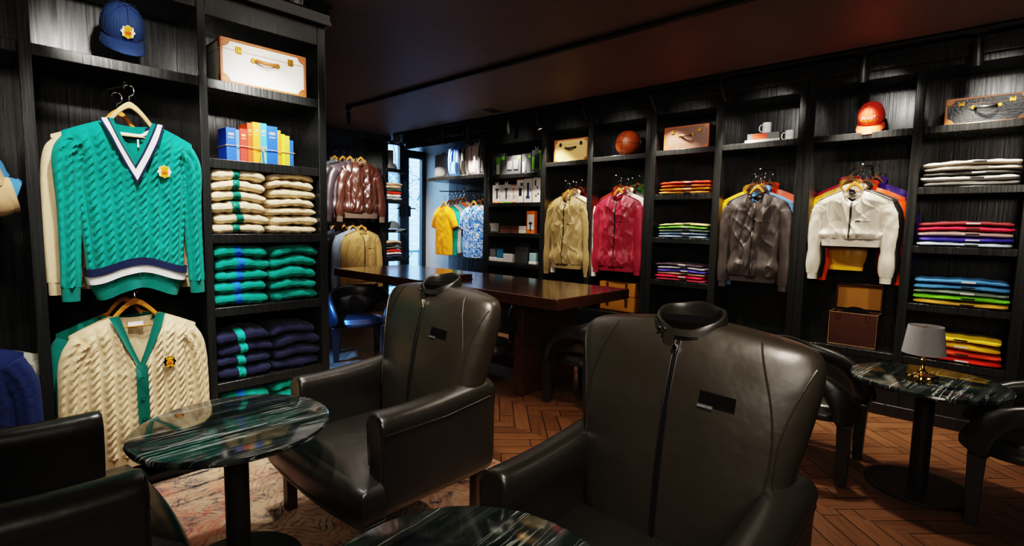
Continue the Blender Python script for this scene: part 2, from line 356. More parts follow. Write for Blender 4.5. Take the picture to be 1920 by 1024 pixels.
def vine(p, d, l, dep):
    pts = [Vector(p)]; dd = Vector(d)
    for i in range(7):
        dd = (dd+Vector((random.uniform(-.4, .4), random.uniform(-.1, .1), random.uniform(-.35, .15)))).normalized(); pts.append(pts[-1]+dd*l/7)
    vb.tube(pts, [.014*(1-i/9)*(.6 if dep else 1) for i in range(8)], 5)
    if dep < 2:
        for k in range(3): vine(pts[2+k*2], (random.uniform(-1, 1), random.uniform(-.2, .2), random.uniform(-1, .4)), l*.55, dep+1)
for i in range(6): vine((7.0+i*.22, 10.95, 3.7), (random.uniform(-.4, .4), 0, -1), 1.5, 0)
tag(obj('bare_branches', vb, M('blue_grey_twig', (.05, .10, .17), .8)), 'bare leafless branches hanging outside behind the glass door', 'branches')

# ------------------------------------------------------------------ shelving
GUN = M('dark_gunmetal', (.08, .08, .085), .3, .9)
def unit(name, label, loc, rz, D, posts, bays, header, base=.548, rails=(), group='black lacquered shelving units', z_top=2.97, back=True):
    """posts [(x0,x1)]; bays [(x0,x1,[shelf tops])] in the unit's own x; front at y=0"""
    t = thing(name, label, 'shelving', loc, rz, group)
    x0 = min([p[0] for p in posts]+[b[0] for b in bays]); x1 = max([p[1] for p in posts]+[b[1] for b in bays])
    if back: obj('back_panel', MB().box(x0, x1, D, D+.02, 0, z_top), LAC, t)
    for a, b in posts: obj('post', MB().box(a, b, 0, D, 0, z_top), LAC, t, bevel=.003)
    for a, b, zs in bays:
        for z in zs: obj('shelf', MB().box(a, b, .004, D, z-.058, z), LAC, t, bevel=.003)
        if base: obj('base_panel', MB().box(a, b, .012, .03, .08, base-.06), LAC, t)
    for a, b, z in header: obj('header', MB().box(a, b, .002, D, z, z_top), LAC, t, bevel=.003)
    if base: obj('plinth', MB().box(x0, x1, -.012, .01, 0, .1), LAC, t, bevel=.004)
    for x, z in rails:
        obj('hanging_rail', MB().tube([(x, D, z+.05), (x, .02, z), (x, .0, z+.018)], .008), GUN, t)
    return t
XR, YL = 5.442, 3.583
S = [2.463, 1.972, 1.488, 1.006, .548]
# right wall, from the viewer's right (near) to the left (far); local x = Yleft - Y
def RU(Yleft, Yright): return lambda Y: Yleft-Y
f = RU(1.34, 0)
unit('shelving_unit', 'black shelving unit with red cap, cropped cream jacket and record case', (XR, 1.34, 0), RW, .43,
     [(0, .071), (f(.542), f(.476)), (f(-.16), f(-.23))], [(.071, f(.542), [2.463, .548]), (f(.476), f(-.16), S)], [(.071, f(.542), 2.905), (f(.476), f(-.16), 2.92)], rails=[(f(.87), 2.17)])
f = RU(2.919, 0)
unit('shelving_unit', 'black shelving unit with brown suitcase, mugs and grey jacket', (XR, 2.919, 0), RW, .43,
     [(0, .066), (f(2.184), f(2.109)), (f(1.404), 1.578)], [(.066, f(2.184), S), (f(2.109), f(1.404), [2.463, .548])], [(.066, f(2.184), 2.86), (f(2.109), f(1.404), 2.88)], rails=[(f(1.72), 2.18)])
f = RU(4.5, 0)
unit('shelving_unit', 'black shelving unit with basketball, cream suitcase, khaki and maroon jackets', (XR, 4.5, 0), RW, .43,
     [(0, .042), (f(3.779), f(3.707)), (f(2.985), 1.580)], [(.042, f(3.779), [2.44, .548]), (f(3.707), f(2.985), [2.455, .548])], [(.042, f(3.779), 2.85), (f(3.707), f(2.985), 2.85)], rails=[(f(4.12), 2.17), (f(3.36), 2.2)])
f = RU(5.613, 0)
unit('shelving_unit', 'black shelving unit holding grooming gadgets and device packs', (XR, 5.613, 0), RW, .43,
     [(0, .062), (f(4.542), f(4.501))], [(.062, f(4.542), [2.326, 1.919, 1.485, 1.047, .548])], [(.062, f(4.542), 2.76)])
f = RU(7.65, 0)
u = unit('shelving_unit', 'open-ended black shelf bay with backpacks above and polo shirts below', (XR, 7.65, 0), RW, .96,
     [(2.0, 2.036)], [(f(7.04), 2.0, [2.362])], [(0, 2.0, 2.885)], base=None, rails=[(f(6.7), 2.13), (f(6.02), 2.13)], back=False)
obj('back_panel', MB().box(f(7.56), 2.0, .93, .96, 0, 2.885), LAC, u)
obj('base_panel', MB().box(f(6.72), 2.0, .10, .93, 0, .5), LAC, u)
# left wall
L_S = [2.463, 1.98, 1.508, 1.034, .538, .06]
unit('shelving_unit', 'black shelving unit with blue cap, green sweater and folded knit stacks', (0, YL, 0), 0, .43,
     [(.255, .306), (1.049, 1.096), (1.807, 1.863)], [(.306, 1.049, [2.463, .06]), (1.096, 1.807, L_S)], [(.306, 1.049, 2.86), (1.096, 1.807, 2.835)], base=None, rails=[(.68, 2.33), (.66, 1.16)])
unit('shelving_unit', 'black shelving unit cut off at the left edge of the photo', (0, YL, 0), 0, .43,
     [(-.62, -.57)], [(-.57, .2545, [2.463, .06])], [(-.57, .2545, 2.86)], base=None, rails=[(-.15, 2.33), (-.15, 1.16)])
# cornices / fascia up to the ceiling
TR = M('black_satin_trim', (.012, .012, .012), .35)
struct('trim_1', MB().box(5.40, 5.47, -2.6, 7.66, 2.97, 3.13).box(5.38, 5.42, -2.6, 7.66, 3.06, 3.10).box(5.385, 5.41, -2.6, 7.66, 2.985, 3.0).box(5.41, 6.46, 5.6, 7.66, 2.97, 3.13), LAC, bevel=.004)
struct('trim_2', MB().box(-2.6, 1.885, 3.545, 4.06, 2.972, 3.13).box(-2.6, 1.9, 3.53, 3.56, 3.085, 3.13).box(-2.6, 1.89, 3.535, 3.56, 2.972, 3.0), LAC, bevel=.004)
# far wall with leather jackets
YF = 8.0
ft = unit('shelving_unit', 'black panelled bay with brown leather and tan jackets by the door', (0, YF, 0), 0, .36,
     [(2.2, 2.26), (5.20, 5.285)], [(2.26, 5.20, [.47])], [], base=.47, rails=[(4.72, 2.82), (4.72, 1.66)], z_top=3.03)
struct('trim_3', MB().box(1.0, 5.36, 7.98, 8.42, 3.03, 3.13).box(1.0, 5.36, 7.95, 8.0, 3.07, 3.13), LAC, bevel=.004)
sb = thing('open_shelf_stack', 'narrow open black shelves in front of the window beside the leather jackets', 'shelving', (5.286, YF, 0))
obj('back_panel', MB().box(0, .17, .33, .35, .3, 3.03), LAC, sb)
SHB = [2.571, 2.009, 1.48, .956]
for z in SHB: obj('shelf', MB().box(0, .45, .0, .33, z-.06, z), LAC, sb, bevel=.003)

# ------------------------------------------------------------------ rug
rx0, rx1 = -.1, 2.40
rg = thing('persian_rug', 'faded red, cream and blue persian rug under the armchairs', 'rug', (1.1, 1.62, 0))
obj('pile', MB().box(-1.30, 1.30, -1.95, 1.95, 0, .012), rug_mat(), rg)
for s in (-1, 1):
    obj('binding', MB().tube([(1.30*s, -1.95, .007), (1.30*s, 1.95, .007)], .007, 6), M('rug_binding', '8c7a66', .9), rg)

# ------------------------------------------------------------------ ceiling tracks and spot lights
def track(label, x, y0, y1, z=CEIL):
    t = thing('lighting_track', label, 'track light rail', (x, (y0+y1)/2, z))
    l = (y1-y0)/2
    obj('rail', MB().box(-.018, -.006, -l, l, -.035, 0).box(.006, .018, -l, l, -.035, 0).box(-.018, .018, -l, l, -.012, 0), BLKMET, t)
    return t
track('long black lighting track crossing the middle of the ceiling', 3.64, -2.4, 6.42)
track('black lighting track along the top of the right-hand shelving', 5.25, -2.4, 7.7)
LENS = M('lit_lamp_lens', (1, .93, .82), .3, emit=25)
DARKLENS = M('dark_lamp_lens', (.05, .05, .05), .2)
def head(loc, tgt, label, energy, color=(1, .93, .83), size=62, can=.19, lit=False, blend=.75, vis=True, group='black track spotlights', r=.034):
    loc = Vector(loc); tgt = Vector(tgt); d = (tgt-(loc-Vector((0, 0, .12)))).normalized()
    t = thing('track_spotlight', label, 'spotlight', loc, 0, group)
    obj('adapter', MB().box(-.016, .016, -.05, .05, -.05, -.034), BLKMET, t)
    obj('stem', MB().tube([(0, 0, -.05), (0, 0, -.11)], .008), BLKMET, t)
    q = d.to_track_quat('-Z', 'Y').to_matrix().to_4x4(); piv = Matrix.Translation((0, 0, -.11))
    obj('can', MB().lathe([(.01, .035), (r*.9, .03), (r, .02), (r, .02-can), (r*.88, .02-can), (r*.85, .05-can)], 24, cap=True).xf(piv @ q), BLKMET, t)
    obj('lens', MB().lathe([(r*.84, .045-can), (r*.84, .04-can)], 24).xf(piv @ q), LENS if lit else DARKLENS, t)
    if energy:
        ld = bpy.data.lights.new('spot_lamp', 'SPOT'); ld.energy = energy; ld.color = color; ld.spot_size = math.radians(size); ld.spot_blend = blend; ld.shadow_soft_size = .025
        lo = bpy.data.objects.new('spot_lamp', ld); COL.objects.link(lo)
        lo.location = loc + Vector((0, 0, -.11)) + d*(can-.02+.01); lo.rotation_euler = d.to_track_quat('-Z', 'Y').to_euler()
    return t
# ------------------------------------------------------------------ furniture
LEA = leather('black_leather', (.016, .0145, .0125), .33)
LEAJ = leather('black_jacket_leather', (.027, .023, .0175), .36, 20, .45)
LEGW = M('dark_walnut_leg', (.030, .013, .008), .35, stretch=(30, 30, 3))
ZIPM = M('dark_zip_tape', (.006, .006, .006), .4)
GOLDM = M('polished_brass', (.80, .52, .16), .16, 1, var=.05)
def sgn(x): return 1 if x >= 0 else -1
def spow(x, p): return sgn(x)*abs(x)**p

def armchair(label, loc, rz, bx=0):
    t = thing('leather_armchair', label, 'armchair', loc, rz, 'black leather armchairs')
    # seat: T-shaped front and domed cushion
    sm = MB()
    def dome(x0, x1, y0, y1, zb, z, crown, n=10):
        xm, ym = (x0+x1)/2, (y0+y1)/2
        def top(u, v):
            x = x0+(x1-x0)*u; y = y0+(y1-y0)*v; a = 2*u-1; b = 2*v-1
            return (x, y, z+crown*(1-a*a)*(1-b*b))
        sm.grid(n, n, top); rim = [(x0+(x1-x0)*i/n, y0) for i in range(n)]+[(x1, y0+(y1-y0)*i/n) for i in range(n)]+[(x1-(x1-x0)*i/n, y1) for i in range(n)]+[(x0, y1-(y1-y0)*i/n) for i in range(n)]
        sm.loft([[(x, y, zb) for x, y in rim], [(x, y, z) for x, y in rim]], cap=False)
    rings = []
    for z, g in ((.275, .0), (.29, .012), (.37, .016), (.42, .012), (.445, -.006), (.455, -.035)):
        o = [(-.47-g, -.47-g), (.47+g, -.47-g), (.47+g, -.365), (.372, -.365), (.372, .26), (-.372, .26), (-.372, -.365), (-.47-g, -.365)]
        pts = []
        for i, (a, b) in enumerate(zip(o, o[1:]+o[:1])):
            k = 8 if i == 0 else 4
            for j in range(k):
                x = a[0]+(b[0]-a[0])*j/k; y = a[1]+(b[1]-a[1])*j/k
                if i == 0: y -= .03*(1-(2*j/k-1)**2)
                pts.append((x, y, z))
        rings.append(pts)
    sm.loft(rings, cap=True)
    top = [(x*.93, y*.95, .47) for x, y, z in rings[-1]]
    sm.grid(14, 14, lambda u, v: ((2*u-1)*(.36+.085*max(0, 1-v*5)), -.45+.72*v, .452+.045*(1-(2*u-1)**4)*(1-(2*v-1)**6)))
    obj('seat', sm, LEA, t, ang=60)
    obj('piping', MB().tube([(-.485, -.37, .30), (-.485, -.478, .30), (-.25, -.505, .30), (0, -.512, .30), (.25, -.505, .30), (.485, -.478, .30), (.485, -.37, .30)], .005, 6), LEA, t)
    for s in (-1, 1):
        am = MB(); rr = []
        ys = [-.362, -.368, -.355, -.30, -.1, .1, .25, .34, .36]
        sc = [.55, .85, 1.0, 1.0, 1, 1, 1, .97, .6]
        for y, k in zip(ys, sc):
            zt = .755+.035*max(0, (y+.1)/.4)+.004*math.sin(y*30)
            sec = [(.355, .285), (.362, .45), (.366, .56), (.352, .62), (.340, .67), (.345, zt-.025), (.372, zt-.002), (.41, zt), (.452, zt-.012), (.478, zt-.04), (.482, zt-.075), (.474, zt-.095), (.468, .60), (.470, .45), (.470, .30), (.455, .275), (.38, .272)]
            cx, cz = .415, (zt+.275)/2
            rr.append([(s*(cx-.02+(x-cx)*k), y, cz+(z-cz)*(1-(1-k)*.35)) for x, z in sec])
        am.loft(rr)
        a = obj('arm', am, LEA, t, sub=1, ang=70)
        obj('piping', MB().tube([(s*.457, -.35, .665), (s*.456, 0, .665), (s*.455, .3, .695)], .004, 6).tube([(s*.452, -.356, .30), (s*.452, -.357, .5), (s*.456, -.359, .69), (s*.43, -.362, .742), (s*.36, -.362, .742), (s*.328, -.362, .69), (s*.342, -.362, .5)], .003, 6), LEA, a)
        for y, n in ((-.40, 'f'), (.26, 'r')):
            obj('leg', MB().box(s*.40-.028, s*.40+.028, y-.028, y+.028, .0, .285), LEGW, t, bevel=.004)
    # back: shaped like a zipped racer jacket
    prof = [(.36, .325, .085, .16), (.46, .345, .11, .165), (.60, .372, .13, .19), (.72, .392, .142, .215), (.84, .414, .148, .24), (.95, .436, .146, .26), (1.04, .452, .138, .277), (1.12, .460, .125, .29), (1.17, .456, .110, .30), (1.203, .436, .095, .306), (1.222, .385, .085, .312), (1.235, .30, .078, .316), (1.246, .20, .072, .32), (1.254, .13, .06, .322)]
    def yfront(x, z):
        for (a, b) in zip(prof, prof[1:]):
            if a[0] <= z <= b[0]:
                k = (z-a[0])/(b[0]-a[0]); w, d, c = [a[i]+(b[i]-a[i])*k for i in (1, 2, 3)]
                return c - d*max(0, 1-abs(x/w)**2.6)**(1/2.6)
        return prof[-1][3]
    bm = MB(); n = 48; rings = []
    for z, w, d, c in prof:
        ring = []
        for k in range(n):
            a = 2*pi*k/n; ca, sa = math.cos(a), math.sin(a)
            x = w*spow(ca, 2/2.6); y = d*spow(sa, 2/2.6)
            wr = .004*math.sin(9*z+5*x+2*math.sin(7*x))*(1-abs(ca))
            ring.append((x, c+(y if y < 0 else y*1.0)+wr, z+.010*math.sin(6*x+4*z)*max(0, -sa)*(1 if .5 < z < 1 else 0)))
        rings.append(ring)
    bm.loft(rings)
    back = obj('jacket_back', bm, LEAJ, t, sub=1, ang=80)
    zz = [.40+.024*i for i in range(34)]
    obj('zip', MB().loft([[(-.007, yfront(0, z)-.001, z), (-.005, yfront(0, z)-.004, z), (.005, yfront(0, z)-.004, z), (.007, yfront(0, z)-.001, z)] for z in zz], cap=False, closed=False).tube([(-.010, yfront(0, z)-.001, z) for z in zz], .0026, 6).tube([(.010, yfront(0, z)-.001, z) for z in zz], .0026, 6), ZIPM, back)
    zy = yfront(0, 1.17)
    obj('zip_puller', MB().box(-.006, .006, zy-.022, zy-.014, 1.10, 1.165).box(-.009, .009, zy-.024, zy-.008, 1.155, 1.18), STEEL, back, bevel=.002)
    for s in (-1, 1):
        pts = []
        for i in range(25):
            k = i/24; z = 1.222-.60*k; x = s*(.275+.10*math.sin(pi*min(1, k*1.15))*.55+.05*k*k+.02*k)
            pts.append((x, yfront(x, z)-.002, z))
        obj('armhole_seam', MB().tube(pts, .0035, 6), LEAJ, back)
        pts = []
        for i in range(15):
            k = i/14; z = 1.16-.52*k; x = s*(.44-.06*k-.09*(k > .0)*math.sin(pi*k)*.5)
            pts.append((x, yfront(x, z)-.001, z))
        obj('sleeve_seam', MB().tube(pts, .003, 6), LEAJ, back)
        ep = []
        for i in range(9):
            k = i/8; x = s*(.27+.165*k); z = 1.222-.052*k-.012*k*k
            ep.append([(x, .275+.0*k, z+.012), (x, .305, z+.020), (x, .340, z+.018), (x, .340, z+.008), (x, .275, z)])
        obj('epaulette', MB().loft(ep), LEAJ, back, bevel=.003)
        obj('snap', MB().ell((s*.41, .300, 1.188), (.009, .009, .005), 10, 6), GUN, back)
    # stand collar, open ring tilted forward
    cr = []; nn = 40
    for rad, z in ((.136, 1.222), (.134, 1.25), (.131, 1.278), (.127, 1.288), (.117, 1.288), (.113, 1.278), (.113, 1.25), (.113, 1.235)):
        cr.append([(rad*math.cos(2*pi*k/nn), .312+rad*.74*math.sin(2*pi*k/nn)-.012, z+.030*math.sin(2*pi*k/nn)*(z-1.2)/.1-(.035 if z > 1.24 else .02)*max(0, -math.sin(2*pi*k/nn))**2+.004*math.sin(5*2*pi*k/nn)) for k in range(nn)])
    cl = obj('collar', MB().loft(cr, cap=False), LEA, t, sub=1, ang=70)
    obj('lining', MB().loft([[(q*.116*math.cos(2*pi*k/40), .300+q*.116*.74*math.sin(2*pi*k/40), z) for k in range(40)] for q, z in ((1, 1.225), (1, 1.258), (.6, 1.259), (.1, 1.259))]), M('black_felt', (.003, .003, .003), .9, spec=.1), cl)
    obj('collar_strap', MB().loft([[(.142*math.cos(a), .300+.142*.74*math.sin(a)-.004, 1.238-.03*math.sin(-a)), (.138*math.cos(a), .300+.138*.74*math.sin(a)-.004, 1.264-.03*math.sin(-a)), (.132*math.cos(a), .300+.132*.74*math.sin(a), 1.25-.03*math.sin(-a))] for a in [-pi*.95+pi*.62*i/16 for i in range(17)]], cap=True), LEAJ, cl)
    for a in (-2.15, -1.95):
        obj('snap', MB().ell((.143*math.cos(a), .296+.143*.74*math.sin(a)-.006, 1.226), (.008, .005, .008), 10, 6), GUN, cl)
    obj('collar_flap', MB().grid(6, 6, lambda u, v: (-.055+.045*u, yfront(-.03, 1.19)-.012-.004*u, 1.215-.075*v+.01*u*v)), LEAJ, cl)
    back.location.x = bx; cl.location.x = bx
    # chest pocket with a woven label strip
    px, pz = .175, 1.02; py = yfront(px, pz)
    sl = (yfront(px+.05, pz)-yfront(px-.05, pz))/.1
    def onf(x, z, off): return (x, yfront(x, z)-off, z)
    obj('pocket', MB().grid(8, 3, lambda u, v: onf(.115+.12*u, 1.045-.045*v-.006*u, .004)), M('black_felt', (.003, .003, .003), .9, spec=.1), back)
    lb = obj('pocket_label', MB().grid(4, 2, lambda u, v: onf(.115+.05*u, 1.004-.012*v-.003*u, .007)), M('woven_label', (.05, .05, .05), .6), back, label='small dark label with pale lettering')
    tx = text_mb('MEMBERS ONLY', .0075, .0003)
    tx.v = [onf(.140+x, .998+z-.002, .0085) for x, y, z in tx.v]
    obj('lettering', tx, M('pale_thread', (.5, .5, .48), .7), lb)
    return t
armchair('black jacket-backed leather armchair in the middle, between the left marble table and the long table', (1.58, 2.335, 0), RW, .045)
armchair('large black jacket-backed leather armchair in the foreground, right of centre', (1.58, .81, 0), RW)
armchair('black leather armchair at the lower left corner, only its seat and arms in view', (.025, 2.43, 0), pi/2)

def marble_table(label, x, y, h=.70, r=.40, rz=0):
    t = thing('marble_table', label, 'table', (x, y, 0), rz, 'round marble pedestal tables')
    obj('tabletop', MB().lathe([(r-.022, h-.032), (r-.006, h-.028), (r, h-.016), (r-.004, h-.005), (r-.016, h)], 96), MARB, t)
    obj('pedestal', MB().lathe([(.05, .015), (.05, h-.05), (.085, h-.045), (.085, h-.03)], 32), BLKMET, t)
    obj('base', MB().lathe([(.275, 0), (.275, .012), (.27, .018), (.05, .02)], 64), BLKMET, t)
    return t
marble_table('round dark green marble table between two leather armchairs at the left', .80, 2.41)
marble_table('round veined black marble table at the bottom edge, nearest the viewer', .80, .885, rz=.12)
marble_table('round marble table by the right-hand shelves with a brass lamp on it', 4.03, .22, rz=-.12)

# long wooden table
WOODT = M('dark_mahogany', (.075, .028, .013), .2, var=.45, stretch=(14, 1.2, 14), vscale=3, coat=.5)
WOODB = M('brown_mahogany_base', (.060, .022, .010), .35, var=.45, stretch=(3, 3, 14), vscale=3)
ct = thing('long_table', 'long dark mahogany table on slab legs in the middle of the shop', 'table', (3.87, 4.2, 0))
obj('tabletop', MB().box(-.57, .57, -1.655, 2.0, .905, 1.0), WOODT, ct, bevel=.006)
obj('apron', MB().box(-.40, .40, -1.1, 1.1, .86, .905), WOODB, ct)
for y in (-1.1, .8): obj('slab_leg', MB().box(-.36, .47, y, y+.11, 0, .86), WOODB, ct, bevel=.004)
obj('stretcher', MB().box(-.03, .09, -1.0, 1.0, .12, .26), WOODB, ct)
bb = pZ(1.0, 868, 524)
tag(obj('book', MB().box(-.09, .09, -.06, .06, 0, .012).box(-.088, .082, -.057, .057, .012, .045).box(-.09, .09, -.06, .06, .045, .055), M('brown_leather_cover', (.06, .018, .012), .5), bevel=.002), 'thick brown book lying on the long table behind the armchair collar', 'book').location = bb

# barrel chairs
def barrel_chair(label, loc, rz):
    t = thing('barrel_chair', label, 'chair', loc, rz, 'black open-arm barrel chairs')
    obj('seat', MB().loft([[(k*.255*spow(math.cos(2*pi*i/40), .75), k*.245*spow(math.sin(2*pi*i/40), .75)-.01, z) for i in range(40)] for z, k in ((.385, .97), (.39, 1.0), (.425, 1.01), (.435, .985), (.44, .96), (.465, .94), (.482, .86), (.487, .6), (.488, .2))]), LEA, t, ang=50)
    path = [(-.265, -.25, .40, .10), (-.278, -.23, .50, .085), (-.292, -.17, .60, .068), (-.300, -.08, .66, .058), (-.300, .04, .69, .056), (-.282, .15, .70, .07), (-.22, .245, .70, .115), (-.12, .295, .69, .145), (0, .31, .685, .15)]
    path = path + [(-x, y, z, h) for x, y, z, h in reversed(path[:-1])]
    P = [Vector(p[:3]) for p in path]; rings = []
    for i, p in enumerate(P):
        tt = (P[min(i+1, len(P)-1)]-P[max(0, i-1)]).normalized()
        out = Vector((p.x, p.y+.02, 0)).normalized(); out = (out-tt*out.dot(tt)).normalized(); up = out.cross(tt)
        if up.z < 0: up = -up
        if abs(up.z) < .2: up = up
        h = path[i][3]
        rings.append([p + out*.036*spow(math.cos(2*pi*k/20), .8) + up*h*spow(math.sin(2*pi*k/20), .8) for k in range(20)])
    obj('backrest', MB().loft(rings), LEA, t, sub=1, ang=80)
    obj('lumbar_pad', MB().loft([[(x*k, .225+.06*(1-(x/.2)**2)-d, z0) for x, z0 in [(.2*spow(math.cos(2*pi*i/24), .6), .60+.11*spow(math.sin(2*pi*i/24), .6)) for i in range(24)]] for k, d in ((1, 0), (1, .02), (.9, .03), (.5, .033))]), LEA, t, ang=60)
    for x, y, b in ((-.25, -.225, .02), (.25, -.225, .02), (-.21, .22, -.03), (.21, .22, -.03)):
        obj('leg', MB().loft([[(x+a*w, y+c*w, z) for a, c in ((-1, -1), (1, -1), (1, 1), (-1, 1))] for z, w in ((0, .027), (.40, .040))]), LEA, t, bevel=.004)
    for ch in t.children:
        for v in ch.data.vertices: v.co.x *= 1.1
    return t
barrel_chair('black barrel chair at the left end of the long table, turned towards the viewer', (3.22, 5.46, 0), -.45)
barrel_chair('black barrel chair tucked under the long table behind the centre armchair', (3.44, 3.54, 0), pi/2)
barrel_chair('black barrel chair on the far side of the long table, mostly hidden under it', (4.72, 3.85, 0), RW)
barrel_chair('black barrel chair at the near end of the long table, left of the large armchair', (3.86, 2.63, 0), pi)
barrel_chair('black barrel chair between the large armchair and the brass lamp table', (3.98, .80, 0), .0)
barrel_chair('black barrel chair at the right edge of the photo beside the lamp table', (4.02, -.26, 0), pi)

# lamp
lx = pZ(.70, 1727, 712)
t = thing('table_lamp', 'small brass table lamp with grey-white shade on the right marble table', 'lamp', (lx.x, lx.y, .70))
obj('base', MB().lathe([(.080, 0), (.082, .004), (.080, .032), (.075, .038), (.050, .042), (.030, .046), (.018, .060), (.012, .075), (.008, .09)], 96, scallop=[.02, .045, .045, .045, .05, .04, .02, 0, 0]), GOLDM, t)
obj('stem', MB().lathe([(.008, .085), (.008, .12), (.016, .122), (.018, .128), (.010, .134), (.013, .14), (.013, .15), (.008, .155), (.007, .20), (.007, .33)], 24), GOLDM, t)
SH = M('grey_white_linen_shade', 'b9b9bb', .9, bump=(160, .3), var=.04)
obj('lamp_shade', MB().loft([[(r*math.cos(2*pi*k/48), r*math.sin(2*pi*k/48), z) for k in range(48)] for r, z in ((.110, .165), (.088, .335), (.086, .335), (.107, .165), (.110, .165))], cap=False), SH, t)
obj('shade_ring', MB().tube([(-.087, 0, .325), (0, 0, .325), (.087, 0, .325)], .002, 6).tube([(0, -.087, .325), (0, .087, .325)], .002, 6), GOLDM, t)
obj('bulb', MB().ell((0, 0, .26), (.022, .022, .035)), M('frosted_bulb', (.7, .7, .68), .4), t)
# ------------------------------------------------------------------ garments and hangers
def sm01(x): x = max(0, min(1, x)); return x*x*(3-2*x)
HW = M('honey_wood_hanger', 'c8862f', .4, stretch=(3, 20, 20), var=.25)
CHROME = M('chrome_wire', (.8, .8, .8), .12, 1, var=.02)
def hanger(label, loc, rz, mat=None, w=.21, group='wooden hangers', bar=False, nw=.078, top=.078):
    t = thing('hanger', label, 'hanger', loc, rz, group)
    pts = []
    for i in range(41):
        x = -w+2*w*i/40; a = abs(x)/w; q = abs(x); pts.append((x, top-(top+.012)*(q/nw)**1.5 if q < nw else -.012-(q-nw)*.5))
    low = [(x*.97, z-.026-.010*(1-abs(x)/w)) for x, z in reversed(pts)]
    obj('wooden_arms', MB().poly(pts+low, -.011, .011), mat or HW, t, bevel=.005)
    if bar: obj('trouser_bar', MB().tube([(-w*.8, 0, -.075), (w*.8, 0, -.075)], .004, 8), mat or HW, t)
    hk = [(0, 0, top-.015), (0, 0, top+.03)]+[(.024*math.sin(a)*1.0, 0, top+.06-.030*math.cos(a)) for a in [pi*.12*k for k in range(1, 13)]]
    obj('hook', MB().tube(hk, .0035, 8), CHROME, t)
    return t

def cable(x, z, p=.062, q=.085):
    s = (x/p) % 1.0 - .5; col = math.floor(x/p); ph = 2*pi*z/q
    h = 0
    for k in (0, pi):
        c = .17*math.sin(ph+k); over = .6+.4*math.cos(ph+k)
        h = max(h, over*max(0, 1-((s-c)/.21)**2))
    return h-.35*max(0, 1-((abs(s)-.5)/.09)**2)

def crest(par, loc, k, gold=M('gold_thread', 'e8a912', .45, .2), white=M('cream_thread', 'f1e6c8', .8), red=M('orange_red_thread', 'd2521a', .7), rot=None, ring=None):
    """embroidered crest: scalloped shield, crown, small central device"""
    m = rot or Matrix.Identity(4); m = Matrix.Translation(loc) @ m
    n = 40
    base = [(k*(.030+.003*math.cos(8*2*pi*i/n))*math.cos(2*pi*i/n), k*(.032+.003*math.cos(8*2*pi*i/n))*math.sin(2*pi*i/n)) for i in range(n)]
    b = obj('crest_badge', MB().poly(base, -.003, .002).xf(m), ring or white, par, label='embroidered gold crest')
    g = MB().disc((0, -.006*k), .018*k, -.005, -.002).poly([(-.016*k, .012*k), (-.020*k, .030*k), (-.009*k, .022*k), (0, .034*k), (.009*k, .022*k), (.020*k, .030*k), (.016*k, .012*k)], -.006, -.002).poly([(-.024*k, -.024*k), (-.010*k, -.030*k), (0, -.026*k), (.010*k, -.030*k), (.024*k, -.024*k), (.012*k, -.019*k), (-.012*k, -.019*k)], -.006, -.002)
    obj('crown_and_ribbon', g.xf(m), gold, b)
    obj('device', MB().poly([(-.010*k, -.012*k), (.010*k, -.012*k), (.012*k, .003*k), (.004*k, .001*k), (0, .006*k), (-.004*k, .001*k), (-.012*k, .003*k)], -.008, -.004).xf(m), red, b)
    return b

